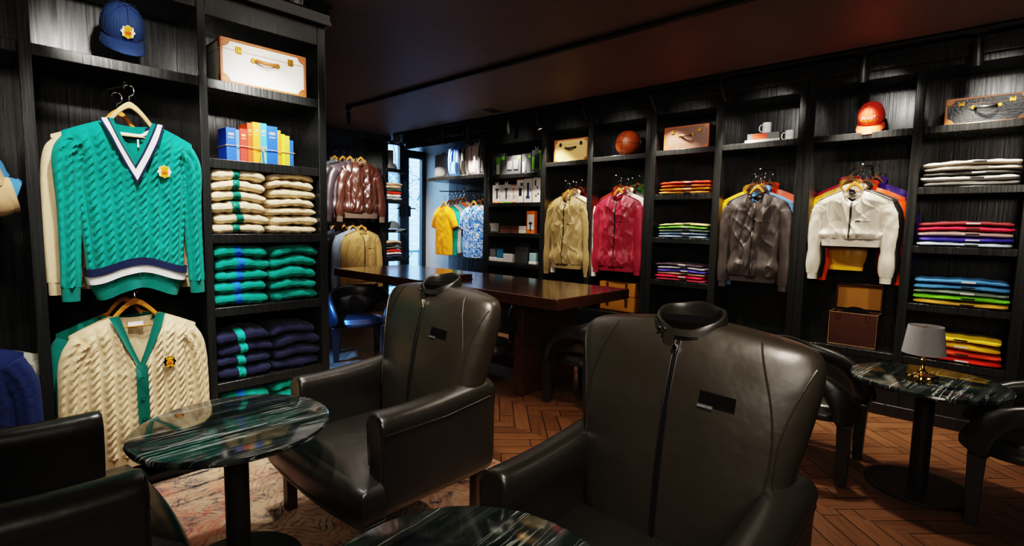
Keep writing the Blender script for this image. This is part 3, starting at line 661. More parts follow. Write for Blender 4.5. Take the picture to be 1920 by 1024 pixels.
def garment(name, label, cat, loc, rz, group=None, w=.3, hw=.22, L=.85, nw=.075, nd=.03, drop=.09, t=.06, mat=None, rib=None, sleeve=((.33, -.5), (.31, -.95)), sr=(.085, .045), cuff=.06, hem=.06,
            cab=0, fold=.014, seed=0, nu=46, nv=46, blouse=0, curved=0, res=1.0, sleeves=(1, -1), collar=None, col_mat=None, zipm=None, pocket=None, epaulet=False, short=False, hemdip=.0, knitty=False):
    g = thing(name, label, cat, loc, rz, group)
    rib = rib or mat; rnd = seed*17.3
    def halfw(v):
        a = w*(1-.12*sm01(v/.22)); k = sm01((v-.15)/.85)
        b = a+(hw-w*.88)*k
        if blouse: b *= 1+blouse*math.exp(-((v-.9)/.1)**2)
        return b
    def ztop(x, front=True):
        a = abs(x)
        if a < nw:
            return -nd*(1-a/nw)**(1.0 if nd > .1 else .55)-.0 if front else -.018*(1-(a/nw)**2)
        return -drop*((a-nw)/(w-nw))**1.15
    def fnoise(x, z, sd):
        n1 = noise.noise(Vector((x*10+rnd, z*2.2, sd))); n2 = noise.noise(Vector((x*18+rnd, z*10, sd+4)))
        r = (1-abs(noise.noise(Vector((x*9-z*3+rnd, z*2.6+x*3, sd+9)))))**4; r2 = (1-abs(noise.noise(Vector((x*8+z*4+rnd, z*3.5-x*3, sd+15)))))**6
        return fold*(n1*1.5+n2*.3+r*.6-r2*.5)
    def ysurf(u, v, s=-1):
        x = u*halfw(v); z = ztop(x)*(1-v)-L*v
        y = s*t*max(0, 1-abs(u)**2.6)**.55*(.35+.65*sm01(v*5+.25))*(1 if s < 0 else .55)
        y += s*(-.0)+s*-fnoise(x, z, 0 if s < 0 else 20)*min(1, v*6+.15)*(1-abs(u)**6)
        if blouse and s < 0: y -= blouse*.10*math.exp(-((v-.9)/.09)**2)*(1+.5*math.sin(x*70+3*math.sin(x*23)))*(1-abs(u)**4)
        return y
    us = []
    k = nw/w; n1 = max(3, int(nu*(1-k)/2)); n2 = max(4, int(nu*k)+2)//2*2
    us = [-1+(1-k)*i/n1 for i in range(n1)]+[-k+2*k*i/n2 for i in range(n2)]+[k+(1-k)*i/n1 for i in range(n1+1)]
    def pt(u, v, s):
        x = u*halfw(v); z = ztop(u*w, s < 0)*(1-v)-(L+hemdip*math.cos(u*pi)*.5)*v; y = ysurf(u, v, s)
        if cab and s < 0 and abs(u) < .97: y -= cab*cable(u*w*.95, z)*min(1, v*10)
        return (x, y, z)
    def inv(x, z, off=.004):              # point on the front of the garment
        lo, hi = 0.0, 1.0
        for _ in range(18):
            v = (lo+hi)/2; u = max(-1, min(1, x/halfw(v))); zz = ztop(u*w)*(1-v)-L*v
            if zz > z: lo = v
            else: hi = v
        return (x, ysurf(u, v, -1)-off-(cab*.5 if cab else 0), z)
    bm = MB(); nU = len(us)-1
    for s in (-1, 1):
        bm.grid(nU, nv, lambda a, b: pt(us[round(a*nU)], b, s))
    obj('torso', bm, mat, g, ang=75)
    if hem:
        def hp(a, b):
            an = 2*pi*a; u = math.cos(an); s = -1 if math.sin(an) < 0 else 1
            x = u*halfw(1)*(.98 if hem < .09 else 1)*(1-.04*b); zc = -(L+hemdip*math.cos(u*pi)*.5)
            return (x, (ysurf(u, 1, s) if blouse == 0 else s*t*.8*max(0, 1-abs(u)**2.6)**.5)*1.0-.001, zc-hem*b+.004)
        obj('hem_band', MB().grid(60, 4, hp), rib, g, ang=75)
    for s in sleeves:
        path = [Vector((s*(w-sr[0]*.92), 0, -drop*.9-sr[0]*.80)), Vector((s*(w-sr[0]*.30), 0, -drop-sr[0]*1.9))]+[Vector((s*p[0], (.006 if short else -.004), p[1])) for p in sleeve]
        # smooth path
        ctrl = [path[0]*2-path[1]]+path+[path[-1]*2-path[-2]]; sp = []
        for i in range(len(path)-1):
            for q in range(8):
                tt = q/8; p0, p1, p2, p3 = ctrl[i:i+4]
                sp.append(.5*((2*p1)+(p2-p0)*tt+(2*p0-5*p1+4*p2-p3)*tt*tt+(3*p1-p0-3*p2+p3)*tt**3))
        sp.append(path[-1]); rings = []; m = max(12, int(28*res)); tot = len(sp)-1
        if cab: # resample for stitch relief
            rs = 5 if nu > 100 else 3; m = 60 if nu > 100 else 36
            sp = [sp[int(i/rs)].lerp(sp[min(tot, int(i/rs)+1)], (i % rs)/rs) for i in range(rs*tot+1)]
        for i, p in enumerate(sp):
            f = i/(len(sp)-1); tg = (sp[min(len(sp)-1, i+1)]-sp[max(0, i-1)]).normalized(); nn = Vector((-tg.z, 0, tg.x))
            r = sr[0]+(sr[1]-sr[0])*sm01(f*.9+.1*f)
            if blouse and f > .8: r *= 1+.25*math.sin((f-.8)/.2*pi)
            ring = []
            for kk in range(m):
                a = 2*pi*kk/m; c, sn = math.cos(a), math.sin(a)
                d = 1+fold*(6.5 if blouse else 3.2)*(noise.noise(Vector((c*1.5+rnd, sn*1.5+s*5, f*6+c)))+.5*noise.noise(Vector((c*2.5, sn*2.5+s*5, f*15+rnd+2*c)))+(.6*(1-abs(noise.noise(Vector((c+rnd, sn+s*3, f*9-c*1.5)))))**5 if blouse else 0))
                o = 1.25*cab*cable(c*r*1.1+.027, p.z, .054, .10)*max(0, -sn)**.4 if cab else 0
                ring.append(p+nn*(r*d*c)+Vector((0, (r*.62*d+o)*sn, 0)))
            rings.append(ring)
        obj('sleeve', MB().loft(rings), mat, g, ang=75)
        if cuff:
            tg = (sp[-1]-sp[-2]).normalized(); nn = Vector((-tg.z, 0, tg.x)); p = sp[-1]
            obj('cuff', MB().loft([[p+tg*(cuff*b)+nn*(sr[1]*(.92 if not short else 1.03)*(1-.05*b)*math.cos(2*pi*q/24)*(1+.03*math.cos(12*2*pi*q/24)))+Vector((0, sr[1]*.6*math.sin(2*pi*q/24), 0)) for q in range(24)] for b in (-.08, .05, .5, .95, 1.0)]), rib, g, ang=75)
    cmat = col_mat or rib
    if collar == 'stand':
        def cp(a, b):
            an = -pi/2+.30+(2*pi-.60)*a; c, sn = math.cos(an), math.sin(an)
            k = .056 if nu > 60 else .026
            return (nw*(1.08+.05*b)*c, k*sn-.016*b*max(0, -sn)+.003*math.sin(a*30), -.004-.62*nd*((1-sn)/2)**1.6+.078*b-.012*b*(1-sn))
        cl = obj('collar', MB().grid(40, 5, cp).grid(40, 5, lambda a, b: tuple(Vector(cp(a, b))*.94+Vector((0, 0, -.002)))), cmat, g, ang=75)
        for s in (-1, 1): obj('collar_strap', MB().box(s*.050-.016, s*.050+.016, -.068, -.060, -.046, -.026), mat, cl, bevel=.003)
    if collar == 'polo':
        def cp(a, b):
            an = -pi/2+.22+(2*pi-.44)*a; c, sn = math.cos(an), math.sin(an); fr = max(0, -sn)
            return (nw*(.92+.25*b)*c, .05*sn*(1+.3*b)-.012*fr, .018-.012*(1-sn)-.045*b-.03*b*fr**3)
        obj('collar', MB().grid(40, 4, cp), cmat, g, ang=75)
        pk = obj('placket', MB().grid(3, 10, lambda a, b: inv(-.016+.032*a, -nd-.005-.15*b, .004)), mat, g)
        for q in range(3): obj('button', MB().ell(inv(0, -nd-.02-.05*q, .006), (.006, .003, .006), 10, 6), M('pearl_button', (.8, .78, .7), .3), pk)
    if zipm:
        obj('zip', MB().grid(2, 50, lambda a, b: inv(-.008+.016*a, -nd-.004-(L-nd+hem*.0-.01)*b, .006)).grid(1, 2, lambda a, b: inv(-.006+.012*a, -nd-.02-.03*b, .010)), zipm, g)
    if pocket:
        px, pz = pocket
        pk = obj('pocket', MB().grid(8, 2, lambda a, b: inv(px+.115*a, pz-.022*b, .006+.003*b)).grid(8, 4, lambda a, b: inv(px+.005+.105*a, pz-.02-.11*b, .0025)), mat, g)
        obj('pocket_label', MB().grid(4, 1, lambda a, b: inv(px+.004+.04*a, pz-.014-.011*b, .011)), M('black_woven_label', (.02, .02, .02), .6), pk)
    if epaulet:
        for s in (-1, 1):
            obj('epaulette', MB().grid(8, 3, lambda a, b: (s*(nw*1.15+(w-nw*1.25)*a), -.030+.05*b-.012*math.sin(b*pi), ztop(nw*1.15+(w-nw*1.25)*a)+.010+.004*math.sin(b*pi))), mat, g)
    g_inv[g.name] = inv
    return g
g_inv = {}
def gpart(g, name, fn, mat, nu, nv, label=None): return obj(name, MB().grid(nu, nv, fn), mat, g, label=label, ang=75)

TEAL = knit('teal_green_cable_knit', '05877b'); TEALR = knit('teal_green_rib', '057b70', 1)
CREAM = knit('cream_cable_knit', 'd8c19b'); CREAMR = knit('cream_rib', 'd3bb94', 1)
NAVY = knit('navy_knit', '22305a'); WHITEK = knit('white_knit', 'efefec'); NAVYK = knit('dark_navy_stripe_knit', '1a2242')
GREEN = knit('bottle_green_rib', '066a5d', 1)

# teal cricket sweater, upper rail of the left unit
lo = (.695, 3.56, 2.127)
ts = garment('sweater', 'teal green cable-knit V-neck sweater with white and navy stripes and gold crest', 'sweater', lo, 0, 'knitwear on the left wall', w=.298, hw=.228, L=.82, nw=.105, nd=.235, drop=.085, t=.07, mat=TEAL, rib=TEALR,
             sleeve=((.283, -.48), (.296, -.90)), sr=(.076, .043), cuff=.075, hem=0, cab=.017, fold=.010, nu=150, nv=150, seed=1, hemdip=-.06)
iv = g_inv[ts.name]
def vtrim(g, iv, nw, nd, bands, a=.85, deep=2.15, back=True):
    for nm, d0, d1, m, lift in bands:
        mb = MB()
        for s in (-1, 1):
            def fn(u, v):
                d = d0+(d1-d0)*v; k = u
                x = (nw+d*a)*(1-k); z = .006-(nd+d*deep)*k-.02*math.sin(pi*k)*.6*(1 if nd > .15 else 0)
                x = max(0, x); z = z-.012*(1-k)*(d*a/.1)
                p = iv(x, min(-.004, z), .010+lift); return (s*p[0], p[1], z if z < -.004 else z)
            mb.grid(26, 3, fn)
        obj(nm, mb, m, g, ang=75)
vtrim(ts, iv, .098, .222, [('neck_rib', -.012, .010, TEALR, .005), ('navy_stripe', .010, .020, NAVYK, .0065), ('white_stripe', .020, .048, WHITEK, .007), ('navy_stripe', .048, .060, NAVYK, .0065)])
for z0, z1, m, nm in ((-.012, -.030, NAVYK, 'navy_stripe'), (-.030, -.052, WHITEK, 'white_stripe'), (-.052, -.062, NAVYK, 'navy_stripe')):
    gpart(ts, nm, lambda a, b: ((2*a-1)*.095, .026-.02*abs(2*a-1)**3, z0+(z1-z0)*b-.035*(1-(2*a-1)**2)+.01), m, 20, 2)
def hemrow(g, nm, m, z0, z1, w0, w1, t=.07, lift=0.0, dip=-.06, flare=0):
    def fn(a, b):
        an = 2*pi*a; u = math.cos(an); s = math.sin(an)
        x = u*(w0+(w1-w0)*b); y = (t*spow(abs(s), .55)*sgn(s))*(1 if s < 0 else .55)-lift*sgn(-s)+(.010*math.sin(x*38)+.006*math.sin(x*61+1))*(s < 0)*(.3+.7*max(0, (z0+(z1-z0)*b+.04)/.17))
        return (x, y, -(.82+dip*.5*math.cos(u*pi))-(z0+(z1-z0)*b))
    obj(nm, MB().grid(90, 4, fn), m, g, ang=75)
hemrow(ts, 'navy_stripe', NAVYK, -.045, -.003, .238, .235, lift=.028); hemrow(ts, 'white_stripe', WHITEK, -.003, .040, .235, .226, lift=.020); hemrow(ts, 'hem_band', TEALR, .040, .128, .222, .190)
p = iv(.13, -.262, .012); crest(ts, p, 1.05)
obj('neck_label', MB().box(-.045, .045, .012, .016, -.075, -.055).box(.028, .036, .008, .011, -.13, -.085), M('white_label', (.85, .85, .85), .7), ts)
hanger('wooden hanger carrying the teal green V-neck sweater', (.695, 3.565, 2.13), 0, M('pale_hanger_wood', 'd8b27c', .45, var=.15), w=.20, bar=True, nw=.11, top=.112)  # paler wood tone than the other hangers
garment('sweater', 'cream cable-knit sweater hanging just behind the teal V-neck sweater', 'sweater', (.655, 3.66, 2.11), 0, 'knitwear on the left wall', w=.29, hw=.22, L=.84, nw=.09, nd=.12, drop=.08, t=.05, mat=CREAM, rib=CREAMR, sleeve=((.30, -.5), (.30, -.86)), sr=(.074, .044), cuff=.07, hem=.07, cab=.006, nu=40, nv=50, seed=2)
hanger('wooden hanger right behind the one carrying the teal V-neck sweater', (.655, 3.655, 2.13), 0)
# cream cardigan, lower rail
cg = garment('cardigan', 'cream cable-knit cardigan with bottle green button placket and crest, on the lower rail', 'cardigan', (.675, 3.56, 1.05), 0, 'knitwear on the left wall', w=.30, hw=.275, L=.80, nw=.115, nd=.31, drop=.085, t=.07, mat=CREAM, rib=CREAMR,
             sleeve=((.300, -.42), (.312, -.80)), sr=(.078, .052), cuff=.06, hem=.07, cab=.015, fold=.009, nu=130, nv=130, seed=3)
iv2 = g_inv[cg.name]
vtrim(cg, iv2, .098, .292, [('green_neck_band', -.014, .040, GREEN, .006)], deep=.9)
pk = gpart(cg, 'button_placket', lambda a, b: (lambda p: (p[0], p[1], p[2]))(iv2(-.027+.054*a, -.285-.575*b, .014)), GREEN, 4, 40)
for q in range(5):
    p = iv2(0, -.36-.115*q, .016); obj('button', MB().lathe([(.012, 0), (.012, .003), (.008, .004), (.007, .003)], 16).xf(Matrix.Translation(p) @ Matrix.Rotation(pi/2, 4, 'X')), M('green_button', '0b5a50', .3), pk)
p = iv2(.135, -.285, .010); crest(cg, p, 1.0, ring=M('black_felt', (.003, .003, .003), .9, spec=.1))
obj('neck_label', MB().box(-.036, .036, .012, .016, -.075, -.045), MC['white_label'], cg)
gpart(cg, 'green_back_neck_band', lambda a, b: ((2*a-1)*.098, .030-.02*abs(2*a-1)**3, -.005-.03*b-.02*(1-(2*a-1)**2)), GREEN, 16, 2)
hanger('wooden hanger carrying the cream cardigan on the lower rail', (.675, 3.565, 1.055), 0, w=.19, bar=True, nw=.11, top=.09)
garment('cardigan', 'bottle green cardigan peeking out behind the cream cardigan', 'cardigan', (.635, 3.67, 1.05), 0, 'knitwear on the left wall', w=.30, hw=.28, L=.82, nw=.09, nd=.15, drop=.085, t=.05, mat=knit('dark_teal_knit', '056b60'), sleeve=((.315, -.42), (.33, -.80)), sr=(.078, .05), cuff=.05, hem=.05, nu=20, nv=20, seed=4)
hanger('wooden hanger right behind the one carrying the cream cardigan', (.64, 3.665, 1.075), 0, w=.19)
# cut-off pieces at the far left edge
BLUE2 = cloth('steel_blue_jersey', '3f78a8'); TAN = cloth('tan_cotton', 'b99a74')
garment('t_shirt', 'tan short-sleeved shirt cut off by the left edge of the photo', 'shirt', (-.155, 3.56, 2.06), 0, 'clothes at the left edge', w=.30, hw=.25, L=.70, nw=.09, nd=.05, drop=.16, mat=TAN, sleeve=((.345, -.36),), sr=(.11, .085), cuff=.02, hem=.02, short=True, seed=5, nu=26, nv=26, collar='polo')
garment('t_shirt', 'steel blue shirt just behind the tan shirt at the left edge', 'shirt', (-.145, 3.66, 2.10), 0, 'clothes at the left edge', w=.30, hw=.25, L=.62, nw=.09, nd=.05, drop=.16, mat=BLUE2, sleeve=((.345, -.40),), sr=(.11, .09), cuff=.02, hem=.02, short=True, seed=6, nu=20, nv=20)
hanger('wooden hanger carrying the tan shirt at the left edge', (-.155, 3.565, 2.07), 0)
hanger('wooden hanger carrying the steel blue shirt at the left edge', (-.145, 3.665, 2.11), 0)
garment('sweater', 'navy cable-knit sweater at the left edge above the lower-left armchair', 'sweater', (-.09, 3.56, .98), 0, 'clothes at the left edge', w=.29, hw=.24, L=.70, nw=.09, nd=.14, drop=.07, mat=NAVY, rib=NAVY, sleeve=((.29, -.35), (.30, -.72)), sr=(.078, .05), cab=.008, nu=60, nv=70, seed=7)
garment('sweater', 'pale grey cable-knit sweater behind the navy sweater at the left edge', 'sweater', (-.022, 3.67, .935), 0, 'clothes at the left edge', w=.29, hw=.24, L=.70, nw=.09, nd=.14, drop=.07, mat=knit('pale_grey_cable_knit', 'aaa89a'), sleeve=((.31, -.35), (.33, -.72)), sr=(.078, .05), cab=.008, nu=40, nv=50, seed=8)
hanger('wooden hanger carrying the navy sweater at the left edge', (-.09, 3.565, .99), 0)
hanger('wooden hanger carrying the pale grey sweater at the left edge', (-.022, 3.675, .945), 0)

# jackets on the right wall: front piece and the ones behind it
def rack(Y, z, front, behind, bay, grp, dx=.058, front_x=5.47):
    """front: kwargs; behind: [(label bits, kwargs, sideways shift)]"""
    g = garment(loc=(front_x, Y, z), rz=RW, group=grp, **front)
    hanger('wooden hanger carrying the front piece: '+front['label'].split(',')[0], (front_x+.005, Y, z+.01), RW, w=.17)
    for i, (kw, sh, hl) in enumerate(behind):
        x = front_x+dx*(i+1); zz = z+.018*(i+1)
        base = dict(front); base.update(dict(nu=18, nv=18, res=.5, zipm=None, pocket=None, collar='stand' if front.get('collar') == 'stand' else None, epaulet=False, fold=.008, t=.035, cab=0, blouse=front.get('blouse', 0)*.6)); base.update(kw)
        garment(loc=(x, Y+sh, zz), rz=RW, group=grp, **base)
        hanger(hl, (x+.005, Y+sh, zz+.012), RW, M('dark_brown_hanger', '7a4a1e', .4), w=.17)
    return g
KH = nylon('khaki_sateen', '9c865c'); WH = cloth('white_poplin', 'e9e7e2', .6); MAR = nylon('maroon_nylon', '8c2438'); GRY = nylon('charcoal_grey_nylon', '453f3d'); CRM = nylon('cream_white_nylon', 'cfc8ba')
YEL = nylon('mustard_yellow_nylon', 'd9a514'); ORG = nylon('bright_orange_nylon', 'e2470f'); RED = nylon('bright_red_nylon', 'c9141a'); CRIM = nylon('crimson_nylon', 'c01240'); PUR = nylon('purple_nylon', '4a2a96'); BLK = nylon('black_nylon', (.012, .012, .013)); BLU = nylon('sky_blue_nylon', '5d97cf'); GRN = nylon('green_nylon', '2e7a28'); DRED = nylon('dark_red_nylon', '6e1414')
J = dict(name='jacket', cat='jacket', w=.295, hw=.225, L=.84, nw=.082, nd=.095, drop=.095, t=.085, sleeve=((.290, -.50), (.290, -.90)), sr=(.074, .047), cuff=.055, hem=.065, fold=.024, blouse=.16, collar='stand', epaulet=True, nu=110, nv=110)
def jk(**k): d = dict(J); d.update(k); return d
def bh(label, mat, sh, hl, **k): d = dict(label=label, mat=mat, rib=mat); d.update(k); return (d, sh, hl)
ZD = M('dark_metal_zip', (.05, .045, .04), .35, .6)
rack(4.09, 1.985, jk(label='khaki sateen jacket hanging open-collared, below the cream suitcase', mat=KH, rib=KH, w=.305, hw=.245, L=.88, sleeve=((.318, -.52), (.330, -.98)), zipm=ZD, pocket=(.05, -.34), seed=11),
     [bh('white jacket showing at the right shoulder of the khaki jacket', WH, -.06, 'brown hanger behind the khaki jacket, holding the white jacket'), bh('mustard yellow jacket whose sleeve shows left of the khaki jacket', YEL, .03, 'brown hanger second behind the khaki jacket, holding the yellow jacket', sleeve=((.31, -.5), (.30, -.93))), bh('dark red jacket at the back of the khaki jacket row', DRED, -.07, 'brown hanger at the back of the khaki jacket row')], 5, 'jackets on the rail below the cream suitcase')
rack(3.33, 1.985, jk(label='maroon zipped jacket, below the basketball', mat=MAR, rib=MAR, L=.86, zipm=ZD, pocket=(.06, -.30), seed=12, w=.30, hw=.25),
     [bh('white jacket showing at the right shoulder of the maroon jacket', WH, -.07, 'brown hanger behind the maroon jacket, holding the white jacket'), bh('charcoal jacket with a shoulder strap behind the maroon jacket', GRY, -.09, 'brown hanger second behind the maroon jacket, holding the charcoal jacket', epaulet=True), bh('bright orange jacket showing left of the maroon jacket', ORG, .10, 'brown hanger third behind the maroon jacket, holding the orange jacket'), bh('green jacket at the back of the maroon jacket row', GRN, -.12, 'brown hanger at the back of the maroon jacket row')], 4, 'jackets on the rail below the basketball')
rack(1.745, 1.955, jk(label='charcoal grey zipped jacket, below the two mugs', mat=GRY, rib=GRY, zipm=ZD, pocket=(.05, -.26), seed=13, L=.82),
     [bh('sky blue jacket directly behind the charcoal grey jacket', BLU, -.02, 'brown hanger behind the charcoal grey jacket, holding the sky blue jacket'), bh('yellow jacket whose sleeve shows left of the charcoal grey jacket', YEL, .085, 'brown hanger second behind the charcoal grey jacket, holding the yellow jacket', sleeve=((.30, -.5), (.30, -.80))), bh('orange jacket showing at the right shoulder of the charcoal grey jacket', ORG, -.06, 'brown hanger third behind the charcoal grey jacket, holding the orange jacket'), bh('dark red jacket at the back of the charcoal grey jacket row', DRED, .03, 'brown hanger at the back of the charcoal grey jacket row')], 2, 'jackets on the rail below the mugs')
rack(.925, 1.955, jk(label='cropped cream white jacket, below the red cap', mat=CRM, rib=CRM, zipm=ZD, pocket=(.035, -.245), seed=14, L=.42, hem=.075, hw=.225, w=.29, sleeve=((.283, -.42), (.282, -.75))),
     [bh('black jacket directly behind the cropped cream jacket', BLK, -.03, 'brown hanger behind the cropped cream jacket, holding the black jacket', L=.45), bh('bright red-orange jacket showing right of the cropped cream jacket', ORG, -.07, 'brown hanger second behind the cropped cream jacket, holding the red-orange jacket', L=.45, sleeve=((.295, -.45), (.30, -.80))), bh('mustard yellow jacket whose hem hangs below the cropped cream jacket', YEL, .06, 'brown hanger third behind the cropped cream jacket, holding the yellow jacket', L=.70, hw=.15, sleeves=(-1,), sleeve=((.24, -.45), (.20, -.7))), bh('purple jacket showing at the far right of the cropped jacket row', PUR, -.12, 'brown hanger fourth behind the cropped cream jacket, holding the purple jacket', L=.45), bh('crimson jacket showing left of the cropped cream jacket', CRIM, .085, 'brown hanger at the back of the cropped jacket row', L=.45, sleeve=((.295, -.45), (.30, -.78)))], 1, 'jackets on the rail below the red cap')
# polo shirts
def floral():
    m, nt, b = nodes('blue_floral_print'); L = nt.links.new
    tc = N(nt, 'ShaderNodeTexCoord'); v = N(nt, 'ShaderNodeTexNoise', i_Scale=26.0, i_Detail=3.0, i_Distortion=1.5); L(tc.outputs['Object'], v.inputs['Vector'])
    cr = N(nt, 'ShaderNodeValToRGB'); e = cr.color_ramp.elements; e[0].position = .40; e[0].color = (*rgb('1658b8'), 1); e[1].position = .60; e[1].color = (*rgb('e8f1fb'), 1); x = e.new(.5); x.color = (*rgb('3f8fe0'), 1)
    L(v.outputs['Fac'], cr.inputs[0]); L(cr.outputs[0], b.inputs['Base Color']); b.inputs['Roughness'].default_value = .8; return m
P = dict(name='polo_shirt', cat='shirt', w=.25, hw=.215, L=.80, nw=.08, nd=.05, drop=.085, t=.07, sleeve=((.262, -.33),), sr=(.085, .072), cuff=.025, hem=.012, fold=.008, short=True, collar='polo', nu=40, nv=40)
def po(**k): d = dict(P); d.update(k); return d
OY = cloth('marigold_pique', 'f5a012'); 
def pol(l, m, sh, hl, **k): return bh(l, m, sh, hl, **k)
rack(6.70, 1.89, po(label='marigold orange polo shirt, left of the blue floral shirt', mat=OY, rib=cloth('deep_orange_rib', 'd97a08'), seed=21),
     [pol('teal polo shirt directly behind the marigold polo', cloth('teal_pique', '12907f'), -.05, 'brown hanger behind the marigold polo, holding the teal polo', L=.82), pol('white polo shirt second behind the marigold polo', WH, -.075, 'brown hanger second behind the marigold polo, holding the white polo'), pol('light blue polo shirt third behind the marigold polo', cloth('light_blue_pique', '6fb0e0'), -.10, 'brown hanger third behind the marigold polo, holding the light blue polo'), pol('coral polo shirt fourth behind the marigold polo', cloth('coral_pique', 'd9784a'), -.13, 'brown hanger fourth behind the marigold polo, holding the coral polo'), pol('peach polo shirt at the back of the polo row', cloth('peach_pique', 'e0b090'), -.16, 'brown hanger at the back of the polo row')], 7, 'polo shirts on the left rail', front_x=5.55)
rack(5.985, 1.885, po(label='blue and white floral short-sleeved shirt, right of the marigold polo', mat=floral(), rib=None, seed=22, w=.26, name='floral_shirt'),
     [pol('white shirt directly behind the blue floral shirt', WH, -.05, 'brown hanger behind the blue floral shirt, holding the white shirt'), pol('aqua shirt at the back of the floral shirt row', cloth('aqua_cotton', '8fd0d8'), -.08, 'brown hanger at the back of the floral shirt row')], 7, 'shirts on the right rail', front_x=5.55)
# far wall: brown leather bomber on top, tan jacket below
BRL = leather('copper_brown_leather', '48291f', .30, 20)
def frack(X, z, front, behind, grp, Y0=7.86):
    g = garment(loc=(X, Y0, z), rz=0, group=grp, **front)
    hanger('honey wood hanger carrying the '+front['label'].split(',')[0], (X, Y0+.005, z+.02), 0)
    for i, (kw, sh, hl) in enumerate(behind):
        base = dict(front); base.update(dict(nu=18, nv=18, res=.5, zipm=None, pocket=None, epaulet=False, fold=.008, t=.04)); base.update(kw)
        garment(loc=(X+sh, Y0+.07*(i+1), z), rz=0, group=grp, **base)
        hanger(hl, (X+sh, Y0+.07*(i+1)+.005, z+.02), 0)
frack(4.70, 2.60, jk(label='copper brown leather bomber jacket, on the upper rail by the door', mat=BRL, rib=knit('taupe_rib', '6e5a4c', 1), w=.35, hw=.30, L=.84, hem=.10, sleeve=((.375, -.5), (.40, -.90)), sr=(.09, .06), cuff=.10, zipm=ZD, pocket=(.10, -.36), seed=31, epaulet=False, fold=.03),
      [bh('mauve leather jacket directly behind the brown bomber', leather('mauve_leather', '3c3036', .35), -.16, 'honey wood hanger behind the brown bomber'), bh('black leather jacket second behind the brown bomber', LEA, -.25, 'honey wood hanger second behind the brown bomber'), bh('grey jacket at the left end of the upper leather jacket row', nylon('slate_grey_nylon', '5c636b'), -.36, 'honey wood hanger at the back of the upper leather jacket row')], 'jackets on the upper rail of the far wall')
frack(4.70, 1.46, jk(label='tan cotton zipped jacket, on the lower rail by the door', mat=cloth('tan_twill', 'b9975f', .7), rib=MC['tan_twill'], w=.33, hw=.30, L=.86, sleeve=((.34, -.5), (.355, -.93)), sr=(.085, .055), zipm=ZD, pocket=(.08, -.28), seed=32, fold=.012, blouse=.03),
      [bh('pale blue-grey jacket directly behind the tan jacket', nylon('pale_blue_grey_nylon', '9aa9bd'), -.12, 'honey wood hanger behind the tan jacket'), bh('black jacket second behind the tan jacket', BLK, -.24, 'honey wood hanger second behind the tan jacket'), bh('dark slate jacket at the left end of the lower jacket row', nylon('dark_slate_nylon', '3d4654'), -.38, 'honey wood hanger at the back of the lower jacket row')], 'jackets on the lower rail of the far wall')
# ------------------------------------------------------------------ folded knitwear and shirts
def fold_surf(w, d, h, seed, arch, sag=.3, p=.55):
    rnd = random.Random(seed); ph = [rnd.uniform(0, 6) for _ in range(6)]; sk = rnd.uniform(-.012, .012)
    def fn(u, a):                       # u -1..1 along the width, a angle round the section
        k = max(.0, 1-abs(u)**7)**.35
        zc = arch*(1-u*u)+.25*h*math.sin(u*3+ph[0])*.25
        hh = h/2*(.62+.38*k)*(1+.10*math.sin(u*4+ph[1]))
        x = u*w/2+.004*math.sin(a*2+ph[2]); y = d/2*spow(math.cos(a), p)*(.93+.07*k)+.006*math.sin(u*5+ph[3])+sk*.4
        z = h/2+zc+hh*spow(math.sin(a), .75)+.003*math.sin(u*14+ph[4])*max(0, math.sin(a))
        return Vector((x+sk, y, z))
    return fn
def folded(name, label, cat, loc, rz, w, d, h, seed, mat, group, arch=0, placket=None, pu=-.1, tagm=None, tu=.1, n=26, button=None, thin=False):
    t = thing(name, label, cat, loc, rz, group); fn = fold_surf(w, d, h, seed, arch)
    def pt(u, a):
        p = fn(u, a)
        if not thin:
            c = cable(p.x*.9, p.y*1.2+p.z*1.5, .07, .10); p = p + Vector((0, math.cos(a)*.009*c, math.sin(a)*.007*c))
        return p
    m = 28
    obj('folded_body', MB().loft([[pt(-1+2*i/n, 2*pi*k/m) for k in range(m)] for i in range(n+1)]), mat, t, ang=80)
    # crease where the fold doubles back at the front
    obj('fold_seam', MB().tube([fn(-.93+1.86*i/18, pi)+Vector((0, -.002, -h*.10)) for i in range(19)], .0028 if not thin else .0018, 5), mat, t)
    if placket:
        pw = .068
        pb = obj('placket', MB().grid(4, 14, lambda u, v: fn(pu+pw*2*(u-.5)*2, pi*.55+pi*.95*v)*1.0+Vector((0, .007*math.cos(pi*.55+pi*.95*v), .007*math.sin(pi*.55+pi*.95*v)))), placket, t, label='contrasting coloured button placket')
        c = fn(pu, pi)+Vector((0, -.012, .002))
        obj('button', MB().lathe([(.009, 0), (.009, .003), (.006, .004)], 14).xf(Matrix.Translation(c) @ Matrix.Rotation(pi/2, 4, 'X')), button or placket, pb)
    if tagm:
        c = fn(tu, pi)
        obj('size_label', MB().box(c.x-.042, c.x+.042, c.y-.006, c.y+.004, c.z-.006, c.z+.006), tagm, t)
    return t
def stack(name, what, cat, frame, xc, y, z, n, w, d, h, mats, group, where, seed, rz, plackets=None, tagm=None, tu=.1, arch=.02, thin=False, pu=-.1, gap=1.0):
    zz = z+.001
    for i in range(n):
        mt, cn = mats[i % len(mats)]
        hh = h*(1+.12*math.sin(seed*3+i*2.1))
        r = random.Random(seed*31+i)
        lx = xc+r.uniform(-.006, .006)
        loc = frame(lx, y+r.uniform(-.004, .008), zz)
        lab = f'{cn} {what}, {ordn(i, n)} {where}'
        folded(name, lab, cat, loc, rz, w*(1+r.uniform(-.03, .02)), d, hh*1.05, seed*50+i, mt, group, arch*(i+.3)/n, plackets[i % len(plackets)] if plackets else None, pu, tagm[i % len(tagm)] if tagm else None, tu, thin=thin)
        zz += hh*gap + arch/n
LF = lambda x, y, z: (x, YL+y, z)
